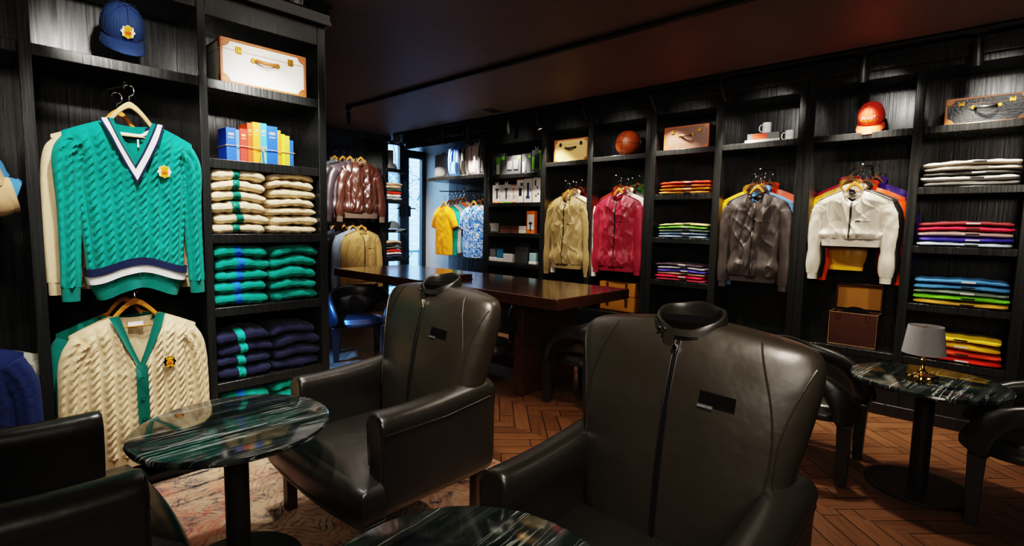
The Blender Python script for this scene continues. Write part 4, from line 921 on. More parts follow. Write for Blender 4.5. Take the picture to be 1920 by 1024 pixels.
RF = lambda Y, y, z: (XR+y, Y, z)
FF = lambda x, y, z: (x, YF+y, z)
CRF = knit('folded_cream_knit', 'dcc7a2'); TEF = knit('folded_teal_knit', '0a8f80'); NVF = knit('folded_navy_knit', '20233c')
PG = cloth('green_placket', '0a6a5a', .8); PB = cloth('bright_blue_placket', '1f6fd0', .8); PT = cloth('turquoise_placket', '16a596', .8)
for nm, m, z, h, nl, nr, pl, pn, w in (('cream', CRF, 1.508, .064, 6, 7, PG, 'bottle green', 'below the book bundle'), ('teal green', TEF, 1.034, .070, 5, 5, PB, 'bright blue', 'below the cream knits'), ('navy', NVF, .538, .071, 4, 4, PT, 'turquoise', 'below the teal knits'), ('teal green', TEF, .06, .070, 5, 5, PB, 'bright blue', 'on the lowest shelf')):
    s = int(z*100)
    stack('folded_cardigan', 'folded cardigan', 'cardigan', LF, 1.275, .17, z, nl, .335, .30, h, [(m, nm)], f'{nm} folded cardigans {w}', f'of the left stack {w}', s, 0, [pl], pu=-.12, arch=.022)
    stack('folded_sweater', 'folded sweater', 'sweater', LF, 1.628, .18, z, nr, .325, .30, h*nl/nr if nm == 'cream' else h, [(m, nm)], f'{nm} folded sweaters {w}', f'of the right stack {w}', s+7, 0, arch=.03)
def C(n, c): return cloth('folded_'+n.replace(' ', '_'), c, .6)
TB = M('black_size_label', (.015, .015, .015), .5); TW = M('white_size_label', (.75, .75, .75), .5)
def shirts(Yc, z, cols, bay, where, seed, w=.58, h=.036, tags=(TB, TW), tu=.18):
    stack('folded_shirt', 'folded shirt', 'shirt', RF, Yc, .17, z, len(cols), w, .33, h, [(C(n, c), n) for n, c in cols], f'folded shirts {where}', f'in the pile {where}', seed, RW, None, list(tags), tu, arch=.012, thin=True)
shirts(.155, 1.972, [('pale grey', 'c4c1bc'), ('off-white', 'd8d5d0'), ('charcoal', '4c4a48'), ('ivory', 'e6dccb'), ('warm white', 'eadfd2')], 1, 'below the black suitcase', 61, tags=(TW, TB, TW, TW, TB))
shirts(.165, 1.488, [('light blue-grey', 'a9bccb'), ('violet', '4b3fb0'), ('pale pink', 'd9b8b0'), ('hot pink', 'd3123f'), ('brick red', '7c2026')], 1, 'two shelves under the black suitcase', 62, h=.038, tags=(TB, TW, TB, TB, TW))
shirts(.15, 1.006, [('ochre yellow', 'd6a640'), ('lime green', '6cc41e'), ('grey-green', '6d7c70'), ('sky blue', '4f95cc'), ('steel blue', '2f6797')], 1, 'three shelves under the black suitcase', 63, h=.040, tags=(TB, TB, TW, TB, TW))
shirts(.165, .548, [('vermilion', 'dd2c10'), ('scarlet orange', 'e2441a'), ('golden yellow', 'e3b018'), ('bright yellow', 'e7c21c')], 1, 'behind the brass lamp', 64, h=.050, tags=(TW, TB, TW, TB))
shirts(2.515, 1.972, [('apricot', 'dd9440'), ('amber', 'e29a2c'), ('orange', 'e2671a'), ('red-orange', 'dd3a14')], 2, 'below the brown suitcase', 65, w=.56, h=.031)
shirts(2.515, 1.488, [('powder blue', '9db7d6'), ('slate blue', '6d86a6'), ('grey-green', '77836f'), ('bright green', '5fb52a'), ('cream yellow', 'e4c884')], 2, 'two shelves under the brown suitcase', 66, w=.56, h=.030)
shirts(2.515, 1.006, [('rose pink', 'cf4a6a'), ('hot pink', 'd81f55'), ('peach', 'd8a98c'), ('violet', '5b3ab4'), ('silver white', 'd5d2d6'), ('dark plum', '35232f')], 2, 'three shelves under the brown suitcase', 67, w=.56, h=.030)
# little stacks and oddments on the far open shelves
for z, cols, wh, sd in ((2.009, [('dove grey', 'b8b8b6'), ('chalk white', 'e4e2de'), ('tomato red', 'e0361c'), ('dark green', '3f5a50'), ('sand', 'd8b894'), ('beige', 'cfae8a')], 'on the upper window shelf', 71), (.956, [('dark indigo', '40405a'), ('chalk white', 'e0dfd6'), ('tomato red', 'd8261a'), ('olive grey', '5a6254'), ('dark brown', '3d3430'), ('sand', 'd9b98c')], 'on the lowest window shelf', 72)):
    stack('folded_shirt', 'folded shirt', 'shirt', FF, 5.46, .13, z, len(cols), .34, .24, .05, [(C(n, c), n) for n, c in cols], f'folded shirts {wh}', f'in the pile {wh}', sd, 0, arch=.01, thin=True)

# ------------------------------------------------------------------ book bundle
bx0, kx = 1.212, .001156
BOOKS = [('royal blue', '1d55c4', 1265, 1318, 728), ('thin pale blue', '5b86c9', 1318, 1337, 735), ('crimson', 'd23a2c', 1337, 1378, 730), ('tall orange-red', 'e0541c', 1378, 1407, 696), ('golden orange', 'f0a02a', 1407, 1450, 688), ('aqua blue', '3fa9d8', 1450, 1486, 690), ('wide cobalt blue', '1a56c8', 1486, 1548, 702), ('bronze brown', 'c08a34', 1548, 1570, 720), ('thin lemon yellow', 'f2d42a', 1570, 1593, 742), ('olive yellow', 'b9ae3a', 1593, 1620, 750), ('narrow deep blue', '1d57b5', 1620, 1643, 775)]
PAGE = M('aged_page_edges', 'd9c9a4', .9)
for i, (n, c, a, b, tp) in enumerate(BOOKS):
    h = (905+(i*2.2)-tp)*kx*1.03; w = (b-a)*kx-.001; x = bx0+(a-1265)*kx
    t = thing('book', f'{n} cloth-bound book in the twine-tied bundle under the cream suitcase', 'book', (x, 3.645+(.006 if i in (1, 7) else 0), 1.9805), 0, 'books tied in a bundle with twine')
    cm = M('book_cloth_'+n.replace(' ', '_'), c, .6, bump=(120, .2))
    obj('cover', MB().box(0, .003, 0, .15, 0, h).box(w-.003, w, 0, .15, 0, h).box(0, w, -.002, .003, 0, h), cm, t, bevel=.0012)
    obj('pages', MB().box(.003, w-.003, .003, .146, .004, h-.005), PAGE, t)
    gl = M('gilt_lettering', 'e6cf7a', .4)
    if w > .03:
        mb = MB()
        for q, zz in enumerate((.82, .78, .70)): mb.box(w*.22, w*.78, -.0028, -.002, h*zz, h*zz+.005)
        obj('spine_lines', mb, gl, t)
tw = MB(); xs, xe = bx0-.004, bx0+(1643-1265)*kx+.004
tw.tube([(xs, 3.80, 2.075), (xs, 3.64, 2.078), (bx0+.11, 3.636, 2.082), (bx0+.22, 3.634, 2.076), (bx0+.33, 3.638, 2.074), (xe, 3.64, 2.072), (xe, 3.80, 2.072)], .0026, 6)
for dx, dz in ((-.012, -.13), (.010, -.15), (.004, -.09)):
    tw.tube([(bx0+.222, 3.630, 2.078), (bx0+.222+dx, 3.622, 2.05), (bx0+.218+dx*1.3, 3.612, 2.078+dz*.6), (bx0+.222+dx*.6, 3.604, 2.078+dz)], .002, 5)
tw.tube([(bx0+.222, 3.63, 2.078), (bx0+.200, 3.618, 2.105), (bx0+.190, 3.618, 2.09), (bx0+.222, 3.628, 2.078), (bx0+.245, 3.618, 2.100), (bx0+.240, 3.618, 2.08), (bx0+.222, 3.63, 2.078)], .002, 5)
tag(obj('twine', tw, M('jute_twine', 'c8a878', .9)), 'jute twine tied with a bow round the bundle of books', 'twine')

# ------------------------------------------------------------------ suitcases
BRT = M('tan_leather_trim', 'a65f2e', .42, bump=(40, .3)); BRASS = M('old_brass', 'b58a3c', .3, .9, var=.1)
def suitcase(label, loc, rz, w, h, d, body, trim, hz=.62, latch_m=BRASS, handle_m=None):
    t = thing('suitcase', label, 'suitcase', loc, rz, 'vintage suitcases on the top shelves'); x = w/2
    obj('body', MB().box(-x, x, 0, d, .0, h), body, t, bevel=.008)
    obj('lid_seam', MB().box(-x-.001, x+.001, -.0015, d, h*.76, h*.76+.003), trim, t)
    e = MB(); r = .012
    for zz in (.004, h-.004): e.box(-x-.002, x+.002, -.004, .012, zz-r*.7, zz+r*.7)
    for xx in (-x, x): e.box(xx-r*.7, xx+r*.7, -.004, .012, 0, h)
    for xx in (-x, x): e.box(xx-.003, xx+.003, 0, d, h-.012, h+.003)
    tr = obj('edge_trim', e, trim, t, bevel=.003)
    st = MB()
    for i in range(6):
        for zz in (.006, h-.006): st.ell((-x+.09+(w-.18)*i/5, -.005, zz), (.0035, .0025, .0035), 8, 4)
    obj('studs', st, BRASS, tr)
    for sx in (-1, 1):
        for zz, sz in ((0, 1), (h, -1)):
            q = 10; pts = [(sx*(x+.003), zz-.003*sz), (sx*(x-.052), zz-.003*sz)]+[(sx*(x-.052*math.cos(pi/2*k/q)), zz+sz*.052*math.sin(pi/2*k/q)) for k in range(1, q)]+[(sx*(x+.003), zz+sz*.052)]
            o = obj('corner_cap', MB().poly(pts, -.007, .03).box(sx*x-.004, sx*x+.004, 0, .05, min(zz, zz+sz*.05), max(zz, zz+sz*.05)), trim, t, bevel=.002)
            obj('studs', MB().ell((sx*(x-.012), -.008, zz+sz*.038), (.004, .003, .004), 8, 4).ell((sx*(x-.038), -.008, zz+sz*.012), (.004, .003, .004), 8, 4).ell((sx*(x-.014), -.008, zz+sz*.013), (.004, .003, .004), 8, 4), BRASS, o)
        obj('latch', MB().box(sx*w*.31-.018, sx*w*.31+.018, -.008, 0, h*.70, h*.86).box(sx*w*.31-.010, sx*w*.31+.010, -.014, -.006, h*.72, h*.80).tube([(sx*w*.31-.008, -.012, h*.78), (sx*w*.31-.008, -.014, h*.84), (sx*w*.31+.008, -.014, h*.84), (sx*w*.31+.008, -.012, h*.78)], .0025, 6), latch_m, t, bevel=.002)
        obj('handle_mount', MB().disc((sx*.078, h*hz), .016, -.010, 0).box(sx*.062-.009, sx*.062+.009, -.022, 0, h*hz-.007, h*hz+.007), latch_m, t, bevel=.002)
    obj('handle', MB().loft([[(xx, -.022-.026*math.cos(xx/.066*pi/2)+.007*math.cos(2*pi*k/10), h*hz-.012*math.cos(xx/.066*pi/2)+.011*math.sin(2*pi*k/10)) for k in range(10)] for xx in [-.066+.132*i/12 for i in range(13)]]), handle_m or trim, t)
    return t
WHITEV = M('cream_vellum', 'e9e4dc', .5, bump=(50, .1), var=.05); CRV = M('aged_cream_vellum', 'd9b070', .5, var=.15); BRNL = M('scuffed_brown_hide', '6e4a3c', .4, bump=(30, .3), var=.3); BKL = M('black_grained_hide', (.02, .022, .024), .38, bump=(60, .3))
suitcase('cream suitcase with brown leather trim on the left shelf, above the book bundle', (1.452, 3.60, 2.464), 0, .535, .268, .30, WHITEV, BRT)
suitcase('aged cream suitcase on the top shelf beside the basketball', (5.53, 4.115, 2.441), RW, .53, .29, .28, CRV, BRT, latch_m=M('dark_bronze', (.03, .025, .02), .4, .6), handle_m=BLKMET)
suitcase('scuffed brown suitcase on the top shelf beside the mugs', (5.53, 2.545, 2.464), RW, .50, .255, .25, BRNL, M('copper_brown_trim', 'a5562c', .4), handle_m=BRNL)
suitcase('black suitcase with copper trim on the top shelf at the far right', (5.52, .105, 2.464), RW, .475, .205, .26, BKL, M('copper_trim', 'b06a3c', .4), handle_m=M('dark_handle', (.02, .018, .016), .3))

# ------------------------------------------------------------------ caps
def cap(label, loc, rz, col, tilt, txt=None, badge=False, brim=None):
    t = thing('cap', label, 'cap', loc, rz, 'baseball caps', rx=tilt); t.scale = (1.2, 1.2, 1.2)
    st = Vector((0, 0, 0)); m = 40
    rings = []
    for i in range(15):
        a = pi/2*i/14; rings.append([((.094*math.cos(a)**.85+.0001)*math.cos(2*pi*k/m)*.92, (.108*math.cos(a)**.85+.0001)*math.sin(2*pi*k/m), .120*math.sin(a)**.92-(.004*abs(math.sin(3*2*pi*k/m)) if 0 < i < 14 else 0)*.4) for k in range(m)])
    obj('crown', MB().loft(rings, cap=False), col, t)
    def br(u, v):
        a = -pi/2+(u-.5)*2.5; r = 1+.92*v*(1-.42*abs(2*u-1)**2.5)
        x = .088*math.cos(a)*(1+.10*v); y = .104*math.sin(a)*r
        return (x, y, .004-.022*(abs(x)/.09)**2*(1+v)+.006*v*0-.008*v)
    obj('brim', MB().grid(26, 8, br).grid(26, 8, lambda u, v: tuple(Vector(br(u, v))+Vector((0, .0015, -.004)))), brim or col, t)
    obj('top_button', MB().ell((0, 0, .127), (.008, .008, .005), 12, 6), col, t)
    sm = MB()
    for k in range(6):
        an = 2*pi*k/6+pi/2*1; sm.tube([(.0925*math.cos(pi/2*i/10)**.85*math.cos(an)*.925, .109*math.cos(pi/2*i/10)**.85*math.sin(an), .129*math.sin(pi/2*i/10)**.92) for i in range(10)], .0014, 5)
    obj('panel_seams', sm, col, t)
    if badge: crest(t, (0, -.103, .052), .85, rot=Matrix.Rotation(math.radians(-24), 4, 'X'))
    if txt:
        for s, z, sz, m2 in txt:
            mb = text_mb(s, sz, .0006)
            out = []
            for x, y, zz in mb.v:
                Z = z+zz; el = math.asin(min(1, (max(.001, Z)/.128)**(1/.92))); rr = math.cos(el)**.85; th = math.asin(max(-1, min(1, x/(.094*.92*rr))))
                out.append((x, -.108*rr*math.cos(th)-.0018, Z))
            mb.v = out; obj('lettering', mb, m2, t, label=f'stitched lettering {s}')
    return t
def cord():
    m, nt, b = nodes('navy_corduroy'); L = nt.links.new; tc = N(nt, 'ShaderNodeTexCoord')
    w = N(nt, 'ShaderNodeTexWave', bands_direction='X', i_Scale=62.0, i_Distortion=.3); L(tc.outputs['Object'], w.inputs['Vector'])
    mx = N(nt, 'ShaderNodeMix', data_type='RGBA'); L(w.outputs['Fac'], mx.inputs[0]); mx.inputs[6].default_value = (*rgb('14233f'), 1); mx.inputs[7].default_value = (*rgb('2f4f86'), 1); L(mx.outputs[2], b.inputs['Base Color'])
    bp = N(nt, 'ShaderNodeBump', i_Strength=.6, i_Distance=.003); L(w.outputs['Fac'], bp.inputs['Height']); L(bp.outputs[0], b.inputs['Normal']); b.inputs['Roughness'].default_value = .8; return m
def capstand(label, loc, rz, h):
    t = thing('cap_stand', label, 'stand', loc, rz)
    obj('base', MB().lathe([(.05, 0), (.05, .006), (.02, .01)], 24), BLKMET, t); obj('post', MB().lathe([(.006, .008), (.006, h-.01), (.045, h)], 16), BLKMET, t)
GT = M('gold_stitching', 'f0c84a', .5); WT = M('white_stitching', 'f6ead8', .6)
cap('navy corduroy baseball cap with a gold crest, on the top left shelf', (.705, 3.70, 2.665), 0, cord(), math.radians(46), badge=True)
capstand('small black stand under the navy corduroy cap', (.705, 3.765, 2.464), 0, .20)
REDC = cloth('orange_red_cotton', 'c8341a', .7)
cap('red-orange baseball cap lettered JACKET REQUIRED, on the top right shelf', (5.60, .862, 2.605), RW, REDC, math.radians(42), [('JACKET', .062, .026, WT), ('REQUIRED', .040, .024, GT), ('MEMBERS ONLY', .020, .013, GT)], brim=cloth('lit_orange_brim', 'd8502a', .6))  # brim paler than the crown: bright light painted into its colour
capstand('small black stand under the red-orange cap', (5.64, .862, 2.464), RW, .15)
cap('grey baseball cap on the third window shelf by the door', (5.50, 8.12, 1.49), .9, cloth('slate_grey_cotton', '5e6468', .8), 0)

# ------------------------------------------------------------------ basketball, mugs, books on the mug shelf
t = thing('basketball', 'old brown leather basketball on the top shelf between two suitcases', 'ball', (5.62, 3.315, 2.456), RW)
R = .155
obj('ball', MB().ell((0, 0, R), (R, R, R), 48, 32), M('brown_ball_leather', '8a3d14', .38, bump=(120, .35), var=.2), t)
BS = M('dark_ball_seam', '3a1708', .5)
for rot in (Matrix.Rotation(.12, 4, 'Y'), Matrix.Rotation(pi/2+.2, 4, 'Y') @ Matrix.Rotation(.3, 4, 'Z'), Matrix.Rotation(pi/2, 4, 'X') @ Matrix.Rotation(.5, 4, 'Y')):
    obj('seam', MB().tube([(R*math.cos(2*pi*k/48), R*math.sin(2*pi*k/48), 0) for k in range(49)], .0028, 6).xf(Matrix.Translation((0, 0, R)) @ rot), BS, t)
tx = MB()
for i in range(9):
    x = -.075+.0135*i; z0 = .072-.010*((i-4)/4)**2; q = []
    for k in range(7):
        xx = x+(.004*math.cos(k*1.05) if i % 2 else .0); zz = z0+.022*k/6 if i % 2 == 0 else z0+.011+.011*math.sin(k*1.05)
        q.append((xx, -math.sqrt(max(.0001, R*R-xx*xx-zz*zz))-.0005, zz+R))
    tx.tube(q, .0016, 5)
obj('embossed_marks', tx, BS, t)
MUG = M('white_ceramic', 'e8e6e2', .15, var=.02)
def mug(label, loc, rz):
    t = thing('mug', label, 'mug', loc, rz, 'white mugs')
    obj('cup', MB().lathe([(.036, 0), (.041, .004), (.042, .05), (.042, .105), (.0385, .105), (.038, .01), (.01, .008)], 40), MUG, t)
    obj('handle', MB().tube([(-.040, 0, .088), (-.062, 0, .088), (-.073, 0, .070), (-.073, 0, .042), (-.062, 0, .024), (-.040, 0, .022)], .006, 10), MUG, t)
    tb = text_mb('MEMBERS ONLY', .0085, .0003); tb.v = [(.0425*math.sin(x/.0425), -.0425*math.cos(x/.0425)-.0005, z+.055) for x, y, z in tb.v]
    obj('lettering', tb, BLKMET, t)
def lying_book(label, loc, rz, w, d, h, cov, band=None):
    t = thing('book', label, 'book', loc, rz, 'books lying under the mug')
    obj('cover', MB().box(-w/2, w/2, 0, d, 0, .004).box(-w/2, w/2, 0, d, h-.004, h).box(-w/2, w/2, -.003, .003, 0, h), cov, t, bevel=.0015)
    obj('pages', MB().box(-w/2+.004, w/2-.004, .003, d-.004, .004, h-.004), PAGE, t)
    if band: obj('spine_band', MB().box(-w*.34, w*.12, -.0042, -.003, .004, h-.004), band, t)
ym = 1.76
lying_book('pale grey book lying flat at the bottom under the white mug', (5.56, ym, 2.464), RW, .33, .22, .040, M('pale_grey_cover', 'b5b0a6', .5))
lying_book('grey book with an orange band lying flat directly under the white mug', (5.57, ym-.005, 2.505), RW, .30, .20, .062, M('dark_grey_cover', '5f5f5e', .5), M('orange_red_band', 'd8431a', .5))
mug('white mug standing on the two stacked books', (5.63, ym-.02, 2.568), RW)
mug('white mug standing on the shelf beside the books', (5.60, 1.515, 2.464), RW)

# ------------------------------------------------------------------ record case, leather bags under the jackets
t = thing('record_case', 'open brown record case with lid raised, standing under the cropped cream jacket', 'case', (5.56, .872, .549), RW)
HD = M('brown_scuffed_fibre', '4a2a1c', .5, bump=(40, .25), var=.25)
w, h, d = .37, .30, .26
obj('body', MB().box(-w/2, w/2, 0, .008, 0, h).box(-w/2, w/2, d-.008, d, 0, h).box(-w/2, -w/2+.008, 0, d, 0, h).box(w/2-.008, w/2, 0, d, 0, h).box(-w/2, w/2, 0, d, 0, .008), HD, t, bevel=.002)
TNL = M('tan_case_piping', 'b08a58', .5)
obj('edge_piping', MB().tube([(-w/2, 0, 0), (-w/2, 0, h), (w/2, 0, h), (w/2, 0, 0), (-w/2, 0, 0)], .004, 6).tube([(w/2, 0, h), (w/2, d, h)], .004, 6).tube([(-w/2, 0, h), (-w/2, d, h)], .004, 6), TNL, t)
for s in (-1, 1): obj('latch', MB().tube([(s*.115-.014, -.006, h-.01), (s*.115-.014, -.008, h-.055), (s*.115+.014, -.008, h-.055), (s*.115+.014, -.006, h-.01)], .004, 6), BRASS, t)
ld = obj('lid', MB().box(-w/2, w/2, d, d+.012, h+.01, h+.26).box(-w/2, w/2, d-.04, d, h+.245, h+.26).box(-w/2, -w/2+.01, d-.04, d, h+.01, h+.26).box(w/2-.01, w/2, d-.04, d, h+.01, h+.26), HD, t, bevel=.002)
obj('lid_lining', MB().box(-w/2+.01, w/2-.01, d-.006, d, h+.018, h+.245), M('ochre_lining', '9a6a28', .9, bump=(200, .3)), ld)
rc = thing('vinyl_record', 'black vinyl record standing upright in the open brown case', 'record', (5.66, .872, .563), RW)
VIN = M('black_vinyl', (.01, .01, .01), .2)
obj('disc', MB().disc((0, .185), .152, -.001, .001, 64), VIN, rc); obj('label', MB().disc((0, .185), .05, -.0015, .0015, 32), M('record_label', 'b04a20', .6), rc)
def satchel(label, Y, w, h, mat, strap):
    t = thing('leather_bag', label, 'bag', (5.56, Y, .549), RW, 'bags under the jackets')
    obj('body', MB().box(-w/2, w/2, 0, .2, 0, h), mat, t, bevel=.02, seg=3)
    obj('flap', MB().box(-w/2-.004, w/2+.004, -.008, .205, h*.55, h+.008), mat, t, bevel=.008)
    for s in (-1, 1):
        a = obj('strap', MB().box(s*w*.27-.018, s*w*.27+.018, -.014, -.006, h*.2, h), strap, t, bevel=.002)
        obj('buckle', MB().box(s*w*.27-.022, s*w*.27+.022, -.018, -.012, h*.42, h*.50), BRASS, a, bevel=.002)
    obj('handle', MB().tube([(-.07, .1, h), (-.06, .1, h+.05), (0, .1, h+.065), (.06, .1, h+.05), (.07, .1, h)], .010, 10), BLKMET, t)
satchel('tan leather bag with straps under the maroon jacket', 3.36, .50, .36, M('tan_saddle_leather', 'b07628', .45, bump=(30, .3), var=.2), M('dark_strap_leather', '4a2c14', .5))
for i, (Y, w, h, c, n) in enumerate(((4.31, .085, .30, '5a1a14', 'dark red'), (4.19, .06, .26, '2c1410', 'dark brown'), (4.08, .10, .27, '4a2012', 'brown'))):
    b = thing('book', f'{n} tall bound book standing under the khaki jacket', 'book', (5.57, Y, .549), RW, 'tall books under the khaki jacket')
    obj('cover', MB().box(-w/2, -w/2+.004, 0, .2, 0, h).box(w/2-.004, w/2, 0, .2, 0, h).box(-w/2, w/2, -.003, .003, 0, h), M('old_cover_'+n.replace(' ', '_'), c, .5), b, bevel=.0015); obj('pages', MB().box(-w/2+.004, w/2-.004, .003, .195, .005, h-.006), PAGE, b)

# ------------------------------------------------------------------ gadgets
OR = M('orange_card', 'e8771c', .5); WB = M('white_carton', 'ece9e4', .5, var=.03); DK = M('dark_plastic', (.02, .022, .028), .35); LG = M('lime_plastic', '7ac62a', .4); GRP = M('grey_blister_card', '55575a', .4); SIL = M('silver_plastic', '9c9c9a', .3, .4); NB = M('navy_plastic', '2a3560', .4)
def gy(px, x=5.53): return pX(x, px, 330).y
def gbox(name, label, px0, px1, zs, h, d, mat, group, parts=(), rot=0, x=5.50, hang=False, lab2='pack'):
    a, b = gy(px0, x), gy(px1, x); w = a-b
    t = thing(name, label, lab2, (x, (a+b)/2, zs+.001), RW+rot, group)
    obj('box', MB().box(-w/2, w/2, 0, d, 0, h), mat, t, bevel=.002)
    if hang: obj('hang_tab', MB().poly([(-.03, h), (.03, h), (.03, h+.045), (.015, h+.045), (.012, h+.02), (-.012, h+.02), (-.015, h+.045), (-.03, h+.045)], .0, .003), mat, t)
    for nm, x0, x1, z0, z1, m, yy in parts:
        obj(nm, MB().box(-w/2+w*x0, -w/2+w*x1, -yy, .001, h*z0, h*z1), m, t, bevel=min(.006, yy*.45))
    return t
def razor(h0, hm, bm): return [('razor_head', .30, .70, .72, .80, hm, .004), ('razor_handle', .44, .58, .25, .74, hm, .005), ('printed_lines', .62, .92, .30, .33, SIL, .001), ('printed_lines', .62, .92, .40, .43, SIL, .001), ('orange_base', .02, .98, .0, .06, bm, .0015)]
z2 = 1.919
G2 = 'white grooming boxes on the second gadget shelf'
gbox('razor_box', 'white razor box with orange base, leftmost on the second gadget shelf', 924, 941, z2, .265, .07, WB, G2, razor(.2, DK, OR), hang=True, lab2='box')
gbox('razor_box', 'white razor box with lime edge, second from the left on the second gadget shelf', 942, 957.5, z2, .265, .07, WB, G2, razor(.2, DK, LG), hang=True, lab2='box')
gbox('razor_box', 'white razor box with orange top, between the lime box and the trimmer box', 958, 969, z2, .26, .07, WB, G2, razor(.2, OR, OR)+[('orange_top', 0, 1, .94, 1, OR, .0015)], lab2='box')
gbox('trimmer_box', 'white trimmer box with orange frame, fourth from the left on the second gadget shelf', 969.5, 982.5, z2, .33, .08, WB, G2, [('device_picture', .30, .72, .30, .62, DK, .003), ('badge', .55, .85, .72, .84, NB, .002), ('orange_side', .94, 1, 0, 1, OR, .002), ('orange_top', 0, 1, .96, 1, OR, .002)], lab2='box')
gbox('shaver_box', 'white shaver box with a dark blue shaver picture, second from the right on that shelf', 983, 998.5, z2, .335, .08, WB, G2, [('device_picture', .38, .62, .25, .82, NB, .004), ('device_foot', .25, .70, .18, .27, NB, .003), ('badge', .70, .88, .45, .58, SIL, .002), ('orange_side', .96, 1, 0, 1, OR, .002)], lab2='box')
gbox('groomer_box', 'white groomer box with scattered attachments, rightmost on the second gadget shelf', 999, 1014, z2, .34, .08, WB, G2, [('device_picture', .30, .45, .68, .90, DK, .003), ('attachment', .55, .68, .55, .66, NB, .003), ('attachment', .40, .52, .22, .32, DK, .003), ('attachment', .66, .80, .30, .38, DK, .003)], hang=True, lab2='box')
z1 = 2.326; G1 = 'device packs on the top gadget shelf'
gbox('device_pack', 'grey and lime device pack, leftmost on the top gadget shelf', 923, 946, z1, .31, .05, GRP, G1, [('lime_insert', .30, .62, .05, .85, LG, .006), ('device', .22, .34, .25, .60, DK, .010), ('white_bottle', .36, .58, .04, .50, WB, .012), ('lime_badge', .74, .98, .70, .86, LG, .004)])
gbox('device_pack', 'wide dark pack with two pale devices, second from the left on the top gadget shelf', 948, 976, z1, .265, .05, GRP, G1, [('pale_device', .12, .42, .25, .72, SIL, .010), ('pale_device', .54, .84, .25, .75, SIL, .010), ('lime_badge', .82, .96, .78, .92, LG, .004)])
gbox('device_pack', 'dark pack with a slim cable device, third from the left on the top gadget shelf', 977, 996, z1, .275, .05, GRP, G1, [('white_insert', .10, .30, .05, .60, WB, .006), ('cable_device', .40, .52, .10, .70, SIL, .010), ('lime_badge', .72, .92, .76, .90, LG, .004)], rot=-.12)
gbox('device_pack', 'black and lime tool pack, rightmost on the top gadget shelf', 997, 1014, z1, .31, .05, GRP, G1, [('lime_insert', .05, .25, .15, .70, LG, .006), ('tool', .35, .75, .25, .80, DK, .014), ('lime_insert', .84, .98, .10, .80, LG, .006), ('lime_badge', .70, .98, .84, .97, LG, .004)], rot=.1, hang=True)
z3 = 1.485; G3 = 'small cartons on the third gadget shelf'
gbox('silver_case', 'small silver-framed card case, leftmost on the third gadget shelf', 920, 936.5, z3, .145, .03, DK, G3, [('silver_plate', .16, .94, .08, .94, SIL, .004), ('orange_tab', .0, .10, .70, .95, OR, .003)], rot=.2, lab2='case')
BRB = M('brown_carton', '6d4638', .5)
for i in range(2):
    gbox('flat_carton', f'flat brown carton with dark clasp, {["lower", "upper"][i]} one of the pair on the third gadget shelf', 939, 973.5, z3+i*.052, .05, .12, BRB, G3, [('clasp', .58, .66, .35, .65, DK, .004)], lab2='carton')
for i in range(2):
    gbox('flat_carton', f'flat white carton, {["lower", "upper"][i]} one of the pair beside the brown cartons', 974.5, 987.5, z3+i*.052, .05, .12, WB, G3, [], lab2='carton')
gbox('razor_box', 'orange and white razor box standing alone at the right of the third gadget shelf', 989, 1004, z3, .315, .06, OR, G3, [('white_panel', .12, .94, .18, .84, WB, .002), ('razor_head', .32, .72, .40, .50, DK, .005), ('razor_handle', .45, .58, .10, .42, DK, .006)], lab2='box')
z4 = 1.047; G4 = 'travel cases on the fourth gadget shelf'
def pouch(label, px0, px1, h, m, face, white=.28, rot=0, tab=True):
    a, b = gy(px0, 5.5), gy(px1, 5.5); w = a-b
    t = thing('travel_case', label, 'case', (5.50, (a+b)/2, z4+.001), RW+rot, G4)
    obj('card', MB().box(-w/2, w/2, .03, .034, 0, h).poly([(-w*.4, h), (w*.4, h), (w*.35, h+.05), (-w*.35, h+.05)], .03, .034), DK, t)
    obj('pouch', MB().box(-w*.45, w*.45, -.03, .03, h*white, h*.98), face, t, bevel=.014, seg=3)
    if white: obj('sleeve_label', MB().box(-w*.48, w*.48, -.033, .03, h*.04, h*(white+.06)), WB, t, bevel=.004); 
pouch('small grey travel case with white sleeve, leftmost on the fourth gadget shelf', 921.5, 934.5, .195, DK, M('grey_fabric', '6a6c6c', .8))
pouch('turquoise blue travel case, second from the left on the fourth gadget shelf', 935, 947.5, .20, DK, M('turquoise_fabric', '2a87a8', .7), white=.22)
pouch('black pack with a white bag picture, in the middle of the fourth gadget shelf', 948.5, 967, .215, DK, BLK, white=.55)
pouch('large dark grey square case with hang card, second from the right on the fourth shelf', 969, 996, .24, DK, M('charcoal_fabric', '3f4142', .75), white=0)
pouch('low pale blue and silver case, rightmost on the fourth gadget shelf', 997, 1011, .17, DK, M('pale_blue_fabric', '9cc6d2', .7), white=.2)

